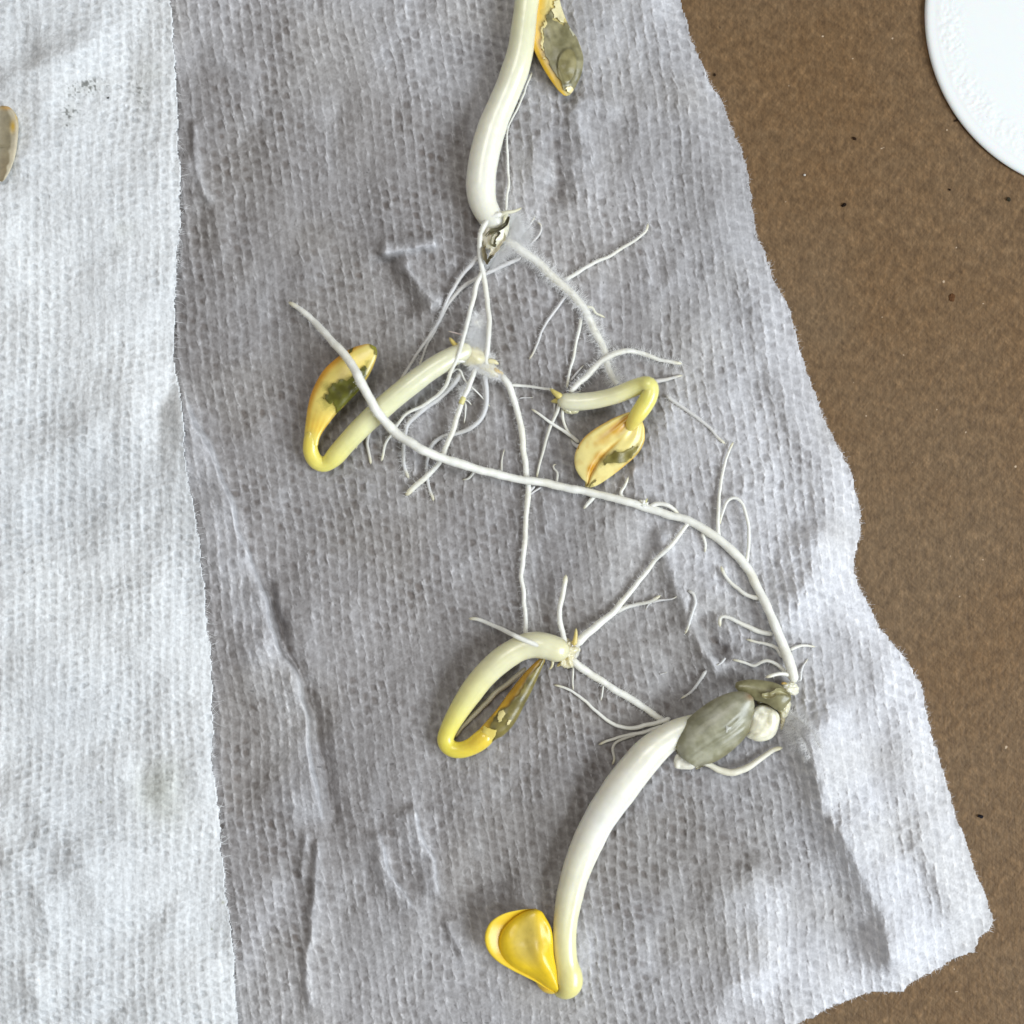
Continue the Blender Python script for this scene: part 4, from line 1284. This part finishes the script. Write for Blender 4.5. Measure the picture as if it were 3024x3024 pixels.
peg(Dq, 'D', [(1195, 740), (1205, 690), (1208, 612)], 44, 14, (228, 206, 130), (1.8, 2.6))
peg(Dq, 'D', [(1150, 820), (1110, 860), (1070, 892)], 40, 22, (232, 206, 130), (1.8, 1.2))
peg(Dq, 'D', [(1140, 850), (1180, 840), (1205, 870)], 44, 30, (234, 228, 206), (1.8, 1.4))
root("side_root", Dq, 'D', [(1085, 800), (1030, 775), (950, 745), (850, 702), (680, 628), (560, 572), (490, 553), (442, 548)], 52, 22, (3.4, 4.4, 5.0, 4.8, 3.0, 1.6, 1.0), WHITE, wmid=[56, 50, 40, 36, 32, 28, 24])
root("side_root", Dq, 'D', [(1145, 760), (1115, 670), (1098, 560), (1100, 460), (1118, 360), (1132, 290), (1140, 230)], 46, 36, (1.8, 1.4, 1.2, 1.4, 1.6), WHITE, fuzz=.2, fl=14)
mainD = root("main_root", Dq, 'D', [(1205, 740), (1260, 685), (1330, 620), (1400, 560), (1480, 500), (1560, 405), (1700, 230), (1800, 110), (1890, 20), (1960, -70), (2012, -130)], 62, 34, (1.2, .6, .3, .3, .3, .2, .6), WHITE, tip=False, fuzz=.5, fl=18, wmid=[66, 60, 52, 44, 38, 36, 34, 32])
root("side_root", Dq, 'R', [(275, 1235), (340, 1200), (420, 1172), (520, 1150), (575, 1125), (610, 1108)], 36, 24, (.2, .1, .2), lin((222, 221, 214)), fuzz=.3, fl=14)
root("rootlet", Dq, 'R', [(530, 1152), (600, 1142), (680, 1130), (730, 1100)], 24, 8, (.1, .0), CLEARW)
root("rootlet", Dq, 'R', [(545, 1155), (520, 1175), (498, 1210)], 14, 7, (.1, .0), CLEARW)
root("main_root", Dq, 'D', [(1170, 830), (1230, 885), (1300, 930), (1450, 1030), (1600, 1120), (1720, 1200), (1830, 1275)], 64, 44, (1.2, .5, .2, .2, .3, .5), WHITE, tip=False, fuzz=.5, fl=18, wmid=[60, 58, 54, 52, 50, 46])
root("rootlet", Dq, 'D', [(1190, 870), (1190, 960), (1186, 1062)], 20, 10, (.6, .2, .1), WHITE)
root("rootlet", Dq, 'D', [(1408, 1010), (1398, 1070), (1384, 1135)], 18, 9, (.3, .1), WHITE)
root("rootlet", Dq, 'D', [(1362, 940), (1358, 975), (1354, 1000)], 12, 7, (1.0, 1.0), WHITE)
root("side_root", Dq, 'D', [(850, 900), (800, 955), (640, 1080), (480, 1230), (390, 1330), (345, 1400)], 46, 34, (0.6, .3, .2, .3), lin((190, 184, 166)))
grow_hairs(Dq)

# ------------------------------------------------------------------ large sprout at the lower right with the long root
Eq = thing("pumpkin_sprout", 1950, 2200, "largest sprout with bright yellow leaf, big grey-green coat and very long root", "sprout", GROUP)
eB = [(800, 890, 50), (720, 920, 72), (640, 955, 90), (560, 995, 102), (480, 1040, 110), (330, 1160, 126), (190, 1320, 135)]
eBn = [(1800 + a * .36232, 1800 + b_ * .36232, c_ * .36232) for a, b_, c_ in eB]
bB = [(1310, 240, 135), (1150, 480, 127), (1015, 770, 116), (935, 1020, 107), (888, 1270, 97), (876, 1450, 92), (888, 1620, 93), (910, 1735, 104), (912, 1808, 104), (880, 1852, 84), (835, 1862, 58), (790, 1842, 40)]
bBn = [(1350 + a * .36232, 2250 + b_ * .36232, c_ * .36232) for a, b_, c_ in bB]
stem(Eq, 'P', eBn + bBn, [(0, (228, 226, 196)), (.12, (236, 234, 218)), (.45, (238, 237, 228)), (.68, (237, 234, 208)), (.84, (234, 229, 178)), (1, (234, 224, 138))], (2.0, 1.2, .6, .3, .2, .3, .6),
     crease=[(2.50, 0.09, 0.14, 0.06, 0.62), (1.75, 0.05, 0.16, 0.5, 0.84)])


def colE1(x, y, u, v):
    k = sstep(-1.0, -0.2, v)[:, None]
    c = lin((240, 208, 64)) * (1 - k) + lin((206, 160, 28)) * k
    return c * (1 + .04 * fbm(x, y, 40, 4, 2))[:, None]


def topE(u, v, x, y):
    def g_(px, py, a, b_, an):
        c0 = fr('B', [(px, py)])[0]
        ex, ey = (x - c0[0]) / .36232, (y - c0[1]) / .36232
        return np.exp(-(((ex * math.cos(an) + ey * math.sin(an)) / a) ** 2 + ((-ex * math.sin(an) + ey * math.cos(an)) / b_) ** 2))
    return -0.95 * g_(560, 1420, 170, 120, .9) + 0.75 * g_(690, 1600, 190, 70, 1.1) - 0.35 * g_(730, 1400, 120, 40, 1.2) + .02 * vnoise(x, y, 16, 3)


def colE2(x, y, u, v):
    d = np.hypot((u - .62) / .38, v / .75)
    k = sstep(0.3, 1.05, d)[:, None]
    c = lin((220, 194, 92)) * (1 - k) + lin((240, 204, 44)) * k
    vein = np.clip(np.sin(v * 17 + 2.5 * u + 1.5 * vnoise(x, y, 40, 6)), 0, 1)[:, None] ** 4
    spot = sstep(.62, .8, vnoise(x, y, 9, 12))[:, None]
    return c * (1 - .05 * vein) * (1 - .08 * spot) * (1 + .04 * fbm(x, y, 36, 5, 3))[:, None]


lens("seed_leaf", Eq, 'B', [(800, 1885), (730, 1850), (640, 1795), (540, 1745), (440, 1695), (320, 1620), (245, 1530), (224, 1420), (268, 1310), (370, 1240), (500, 1208), (640, 1194)],
     [(815, 1860), (800, 1760), (790, 1620), (775, 1500), (755, 1400), (720, 1300), (690, 1230), (640, 1194)], 1.8, 1.7, 1.5, colE1, tv=-0.7, cup=1.6, q=.45)
lens("seed_leaf", Eq, 'B', [(812, 1882), (730, 1840), (640, 1778), (540, 1725), (445, 1675), (372, 1600), (335, 1490), (362, 1380), (440, 1288), (540, 1222), (640, 1196)],
     [(826, 1850), (818, 1760), (808, 1680), (788, 1570), (782, 1460), (766, 1355), (722, 1268), (690, 1220), (640, 1196)], 2.5, 2.0, 1.3, colE2, tv=.2, q=.95, ztop=topE)


def colE3(x, y, u, v):
    a = fr('B', [(740, 1840)])[0]
    g = np.exp(-(((x - a[0]) / 18) ** 2 + ((y - a[1]) / 10) ** 2))[:, None]
    return lin((240, 208, 84)) * (1 - .7 * g) + lin((214, 146, 20)) * .7 * g


lens("leaf_base", Eq, 'B', [(625, 1770), (660, 1830), (700, 1872), (760, 1893), (812, 1885)], [(640, 1768), (700, 1780), (760, 1800), (805, 1835), (822, 1870)], 1.5, 1.2, 1.0, colE3, nu=50, nv=40)


def hullcol(x, y, u, v):
    c = olive(45, (166, 164, 142), (140, 138, 112), 0.16, -0.55)(x, y)
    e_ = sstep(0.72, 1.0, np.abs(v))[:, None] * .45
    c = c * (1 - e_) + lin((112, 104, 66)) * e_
    a = fr('E', [(1150, 705)])[0]
    g = np.exp(-(((x - a[0]) / 14) ** 2 + ((y - a[1]) / 12) ** 2))[:, None]
    c = c * (1 - .6 * g) + lin((146, 94, 40)) * .6 * g
    return c


def hulltop(u, v, x, y):
    t = (-(x) * math.sin(-0.55) + y * math.cos(-0.55))
    return 0.05 * np.sin((t + 8 * vnoise(x, y, 60, 2)) / 2.9) * sstep(-0.2, .3, v) * (1 - sstep(.55, .8, u))


lens("seed_coat", Eq, 'E', [(575, 1200), (540, 1130), (530, 1060), (562, 980), (680, 852), (830, 742), (960, 682), (1060, 666), (1130, 682), (1172, 722)],
     [(700, 1285), (780, 1265), (880, 1232), (1010, 1140), (1110, 1035), (1152, 930), (1172, 850), (1182, 780), (1172, 722)], 4.2, 1.9, 0.35, hullcol, M_HULL, tu=.3, q=1.7, ztop=hulltop, nu=150, nv=80, rest=False,
     films=[("scratch", [(945, 955), (1000, 948), (1000, 965), (975, 985), (955, 1008), (945, 1005)], flat_col((206, 206, 194)), 0.06, None)])
lens("seed_coat", Eq, 'E', [(1022, 630), (1040, 590), (1150, 570), (1300, 585), (1400, 620), (1470, 680), (1482, 735)],
     [(1060, 680), (1110, 690), (1190, 742), (1280, 770), (1350, 812), (1405, 822), (1482, 735)], 2.9, 1.0, 0.4, olive(47, (146, 141, 106), (120, 114, 80), .1), M_HULL, tu=.2, q=1.7, rest=False)["label"] = "smaller crumpled half of the seed coat"
curled(Eq, 'E', [(1240, 700), (1310, 700), (1380, 670), (1450, 690)], 60, 4.0, olive(48, (172, 166, 126), (146, 138, 98)), "coat_fold")
curled(Eq, 'E', [(1200, 760), (1290, 765), (1350, 800), (1400, 815)], 40, 2.6, olive(49, (96, 86, 54), (70, 62, 38)), "coat_fold")
# torn pale skin at the mouth of the coat
lens("inner_skin", Eq, 'E', [(575, 1160), (538, 1188), (524, 1240), (532, 1285), (560, 1300), (610, 1302)], [(575, 1160), (590, 1172), (640, 1168), (702, 1182), (722, 1215), (712, 1265), (670, 1302), (610, 1302)], 2.6, .55, .5,
     lambda x, y, u, v: lin((228, 225, 210)) * (1 - .16 * np.clip(fbm(x, y, 12, 3, 3), -.3, 1))[:, None], M_HULL, nu=60, nv=40, q=.7, ztop=lambda u, v, x, y: .35 * vnoise(x, y, 13, 8))
for k, (pts, w, z) in enumerate(([[(535, 1120), (560, 1160), (575, 1175)], 34, 2.4], [[(545, 1240), (600, 1215), (660, 1205), (715, 1220)], 120, 1.9], [[(700, 1300), (760, 1265), (830, 1235), (880, 1215)], 34, 1.6], [[(565, 1120), (575, 1090), (585, 1070)], 18, 3.6])):
    curled(Eq, 'E', pts, w, z, flat_col((222, 218, 196), .1), "inner_skin")
lens("root_crown", Eq, 'E', [(1105, 1030), (1130, 930), (1160, 840), (1200, 790), (1250, 778), (1305, 792)], [(1150, 1058), (1220, 1078), (1300, 1062), (1352, 1020), (1382, 940), (1385, 865), (1350, 820), (1305, 792)], 1.6, 1.4, 1.4,
     lambda x, y, u, v: lin((240, 236, 212)) * (1 - 0.13 * np.clip(np.sin(v * 13 + 2 * vnoise(x, y, 14, 4)), 0, 1))[:, None] * np.where(fbm(x, y, 16, 5, 2) > .45, .9, 1.0)[:, None], M_STEM, nu=60, nv=40,
     ztop=lambda u, v, x, y: 0.30 * vnoise(x, y, 22, 7))
blob("root_crown", Eq, 'E', 1475, 640, 1.8, 75, 55, 1.7, 0.2, flat_col((234, 230, 208), .1), M_STEM, 0.16, 0.5, 22)
blob("root_crown", Eq, 'E', 1430, 780, 1.4, 55, 110, 1.4, 0.1, flat_col((226, 220, 190), .1), M_STEM, 0.22, 0.5, 23)
peg(Eq, 'E', [(1400, 820), (1412, 900), (1398, 985)], 56, 20, (220, 208, 168), (1.0, .4))
peg(Eq, 'E', [(1400, 605), (1430, 600), (1450, 612)], 24, 12, (180, 150, 80), (3.4, 3.2), "rootlet")

tap = np.vstack([fr('R', [(1560, 1715), (1545, 1660), (1515, 1560), (1450, 1400), (1390, 1250), (1330, 1120), (1275, 1010), (1215, 905), (1110, 780), (1000, 690), (850, 590), (700, 540), (480, 475), (300, 422), (100, 370)]),
                 fr('C', [(500, 1345), (250, 1300), (0, 1262)]), fr('L', [(1750, 1628), (1600, 1590), (1350, 1505), (1150, 1412), (1000, 1305), (880, 1170), (800, 1030), (720, 880), (640, 740), (520, 600), (380, 440), (250, 322), (140, 255)])])
root("main_root", Eq, 'P', tap, 36, 14, (1.8, .9, .5, .4, .4, .4, .4, .5, .6, .8, 1.0, 1.4, 2.0, 3.2, 5.2, 4.6, 6.0, 6.6, 4.5, 2.0, 0.6), WHITE, fuzz=.35, fl=13, wmid=[34, 32, 28, 28, 28, 27, 26, 25, 25, 26, 25, 26, 28, 29, 29, 28, 28, 26, 22, 14])
ER = [
    ([(1020, 700), (1015, 600), (1020, 480), (1035, 300), (1070, 150), (1128, 8)], 34, 18, (.3, .2, .2, .5)),
    ([(1215, 895), (1232, 750), (1230, 600), (1200, 480), (1140, 415), (1080, 440), (1045, 530), (1030, 610)], 30, 20, (.4, .6, .9, .6, .2)),
    ([(1335, 1125), (1270, 1118), (1200, 1092), (1110, 1020), (1055, 945), (1034, 892)], 36, 24, (.6, .7, .5, .3)),
    ([(1405, 1382), (1300, 1362), (1180, 1310), (1110, 1268), (1050, 1252), (1028, 1280), (1030, 1335)], 40, 26, (.4, .2, .4, .7, .7, .3)),
    ([(1470, 1550), (1435, 1485), (1370, 1455), (1290, 1440), (1212, 1423)], 32, 18, (.6, .4, .2)),
    ([(1505, 1655), (1440, 1600), (1370, 1574), (1320, 1588), (1270, 1612), (1200, 1582), (1115, 1562)], 32, 18, (.9, .7, .5, .3)),
    ([(1565, 1695), (1500, 1670), (1420, 1670), (1345, 1688)], 34, 26, (1.8, 2.4, 3.0)),
    ([(1525, 1495), (1600, 1466), (1650, 1466), (1710, 1478)], 30, 12, (.4, .3, .1)),
    ([(1600, 1720), (1612, 1640), (1655, 1555)], 26, 10, (.4, .0, .0)),
    ([(800, 1080), (836, 1092), (848, 1160), (822, 1250), (780, 1388)], 28, 18, (.0, .2, .3, .3)),
    ([(935, 1640), (870, 1735), (820, 1800), (742, 1842)], 28, 16, (.0, .2, .4)),
    ([(1070, 1555), (1030, 1595), (1000, 1605)], 20, 8, (.1, .0)),
    ([(140, 392), (95, 445), (52, 492)], 38, 26, (.2, .1)),
    ([(345, 435), (322, 375), (355, 320), (376, 262)], 32, 18, (.2, .1, .3)),
    ([(520, 485), (575, 450), (640, 455), (700, 488), (745, 540)], 38, 26, (.8, .9, .4)),
    ([(905, 660), (922, 730), (918, 805)], 34, 16, (.2, .0)),
    ([(600, 1670), (650, 1655)], 10, 5, (.0, .0)),
]
for pts, a, c_, lf in ER:
    root("side_root", Eq, 'R', pts, a, c_, lf, WHITE if a > 29 else lin((226, 226, 224)), fuzz=.15, fl=12, base=0)
root("side_root", Eq, 'C', [(505, 1320), (510, 1220), (465, 1165), (480, 1130), (505, 1128)], 34, 16, (.3, .2, .2), lin((226, 224, 214)))
root("side_root", Eq, 'C', [(280, 1350), (240, 1400), (200, 1465)], 34, 22, (.2, .0), CLEARW)
root("side_root", Eq, 'C', [(345, 1365), (290, 1400), (200, 1465)], 26, 18, (.2, .0), CLEARW)
root("rootlet", Eq, 'L', [(1660, 1630), (1610, 1690), (1555, 1705)], 28, 14, (.2, .0), lin((222, 221, 212)))
root("rootlet", Eq, 'L', [(1875, 1660), (1885, 1560), (1903, 1450)], 26, 8, (.2, .1), lin((224, 223, 214)))
blob("root_nodule", Eq, 'R', 488, 455, 1.1, 36, 26, .8, .3, flat_col((244, 242, 226)), M_STEM, 0.35, .35, 33)
peg(Eq, 'R', [(495, 445), (505, 430), (512, 412)], 18, 8, (226, 222, 150), (1.2, 1.2), "rootlet")
peg(Eq, 'R', [(500, 460), (515, 480), (520, 505)], 24, 14, (244, 242, 228), (1.2, .8), "rootlet")
root("side_root", Eq, 'E', [(720, 1240), (800, 1262), (900, 1305), (1010, 1326), (1130, 1282), (1230, 1212), (1320, 1150), (1415, 1128)], 50, 34, (1.4, 1.0, .6, .4, .5), lin((236, 232, 214)), wmid=[36, 50, 62, 66, 58, 50, 44, 38])
root("side_root", Eq, 'D', [(1880, 1258), (1800, 1285), (1720, 1308), (1620, 1328), (1500, 1308), (1360, 1218), (1260, 1120), (1150, 1052), (1048, 1020)], 36, 18, (1.6, 1.2, .6, .3, .2, .1), WHITE)
root("side_root", Eq, 'D', [(1830, 1310), (1700, 1358), (1560, 1380), (1450, 1412), (1368, 1450)], 34, 18, (1.2, .4, .2, .1), WHITE)
root("rootlet", Eq, 'D', [(1640, 1370), (1560, 1395), (1500, 1422), (1470, 1470), (1482, 1540), (1468, 1595)], 28, 18, (.4, .1, .1, .2), lin((228, 226, 216)))
# fine fuzz fanning out over the towel behind the crown
for pts in ([(1430, 880), (1500, 960), (1580, 1060), (1640, 1200)], [(1440, 840), (1540, 900), (1640, 990), (1720, 1120)], [(1420, 930), (1480, 1040), (1540, 1110)]):
    root("rootlet", Eq, 'E', pts, 12, 5, (.2, .0), lin((222, 222, 222)), fuzz=3.0, fl=34)
grow_hairs(Eq)

# ------------------------------------------------------------------ the dry seed at the left edge
def seed_z(x, y):
    return up_macro(np.asarray(x, float), np.asarray(y, float))


def colS(x, y, u, v):
    rim = sstep(0.45, 0.70, np.abs(v) + 0.10 * vnoise(x, y, 16, 3) + .9 * np.clip(.16 - u, 0, 1) * 2)[:, None]
    inner = lin((146, 136, 110)) * np.ones((len(x), 1))
    br = sstep(.55, .8, u)[:, None]
    inner = inner * (1 - .5 * br) + lin((126, 108, 78)) * .5 * br
    c = inner * (1 - rim) + lin((196, 186, 160)) * rim
    for px, py, sx, sy, cc, k in ((245, 800, 45, 110, (214, 172, 40), .9), (130, 440, 110, 40, (214, 160, 66), .7), (320, 590, 30, 90, (206, 170, 60), .8)):
        a = fr('X', [(px, py)])[0]
        g = np.exp(-(((x - a[0]) / (sx * .155)) ** 2 + ((y - a[1]) / (sy * .155)) ** 2))[:, None] * k
        c = c * (1 - g) + lin(cc) * g
    return c * (1 + .07 * fbm(x, y, 12, 8, 3))[:, None]


floor_z = seed_z
sd_ = lens("pumpkin_seed", None, 'X', [(40, 395), (-190, 480), (-290, 760), (-260, 1100), (-190, 1500), (-70, 1800), (40, 1850)],
           [(40, 395), (170, 420), (270, 510), (335, 640), (355, 780), (335, 1080), (290, 1360), (210, 1600), (110, 1780), (40, 1850)], 1.1, .9, 1.0, colS, M_HULL, cup=.55, q=.55,
           ztop=lambda u, v, x, y: -0.10 * np.exp(-((u - .56) / .01) ** 2) * (np.abs(v) < .5))
floor_z = low_z
tag(sd_, "dried tan pumpkin seed on the white towel at the left edge", "seed")

# ------------------------------------------------------------------ crumbs of soil
CR = [('K', 965, 790, 12, 8, .6, 0, "dark brown crumb on the cardboard, straight left of the lid's lower rim", (52, 36, 24)),
      ('K', 905, 1170, 14, 9, -.3, 0, "black soil crumb on cardboard, halfway between towel edge and lid", (34, 25, 18)),
      ('K', 1845, 1137, 11, 12, .2, 0, "grey soil crumb on cardboard just below the lid by the right edge", (60, 56, 44)),
      ('K', 1545, 687, 14, 5, -.35, 0, "dark splinter touching the rim of the white lid", (52, 38, 26)),
      ('K', 1508, 1082, 8, 5, .5, 0, "tiny dark crumb on cardboard a little below the lid", (40, 30, 22)),
      ('K', 168, 427, 7, 7, .1, 0, "small dark crumb beside the towel's upper right edge", (56, 42, 30)),
      ('Q', 1685, 747, 15, 10, .2, 0, "bluish black crumb on cardboard beside the towel's lower right edge", (34, 32, 38)),
      ('K', 1520, 1700, 15, 22, .2, 0, "flat reddish brown flake on cardboard by the right edge of the picture", (96, 66, 42)),
      ('S', 770, 698, 7, 5, -.4, 1, "single black crumb on the white towel below the soil smudge", (18, 17, 18)),
      ('K', 680, 998, 6, 7, 0, 0, "tiny white crumb on the cardboard between towel and lid", (226, 222, 214))]
for k, (f_, px, py, rx, ry, an, on_up, lab, cc) in enumerate(CR):
    s_ = FR[f_][2]
    a = fr(f_, [(px, py)])[0]
    zb = float(up_macro(a[:1], a[1:])[0]) + .15 if on_up else 0.0
    floor_z = (lambda zb_: (lambda x, y: np.full(np.shape(x), zb_ - 0.2)))(zb)
    rz = 0.08 if 'flake' in lab else min(rx, ry) * s_ * S * 1e3 * .8
    ob = blob("soil_crumb" if k not in (3, 7, 9) else {3: "splinter", 7: "bark_flake", 9: "paper_crumb"}[k], None, f_, px, py, rz * .7, rx, ry, rz, an, flat_col(cc, .1, 3), M_CRUMB, .35, .4, 60 + k)
    floor_z = low_z
    tag(ob, lab, "crumb" if k != 3 else "splinter", "crumbs scattered on cardboard and towel")

for ob in bpy.data.objects:
    if "_o" in ob:
        del ob["_o"]
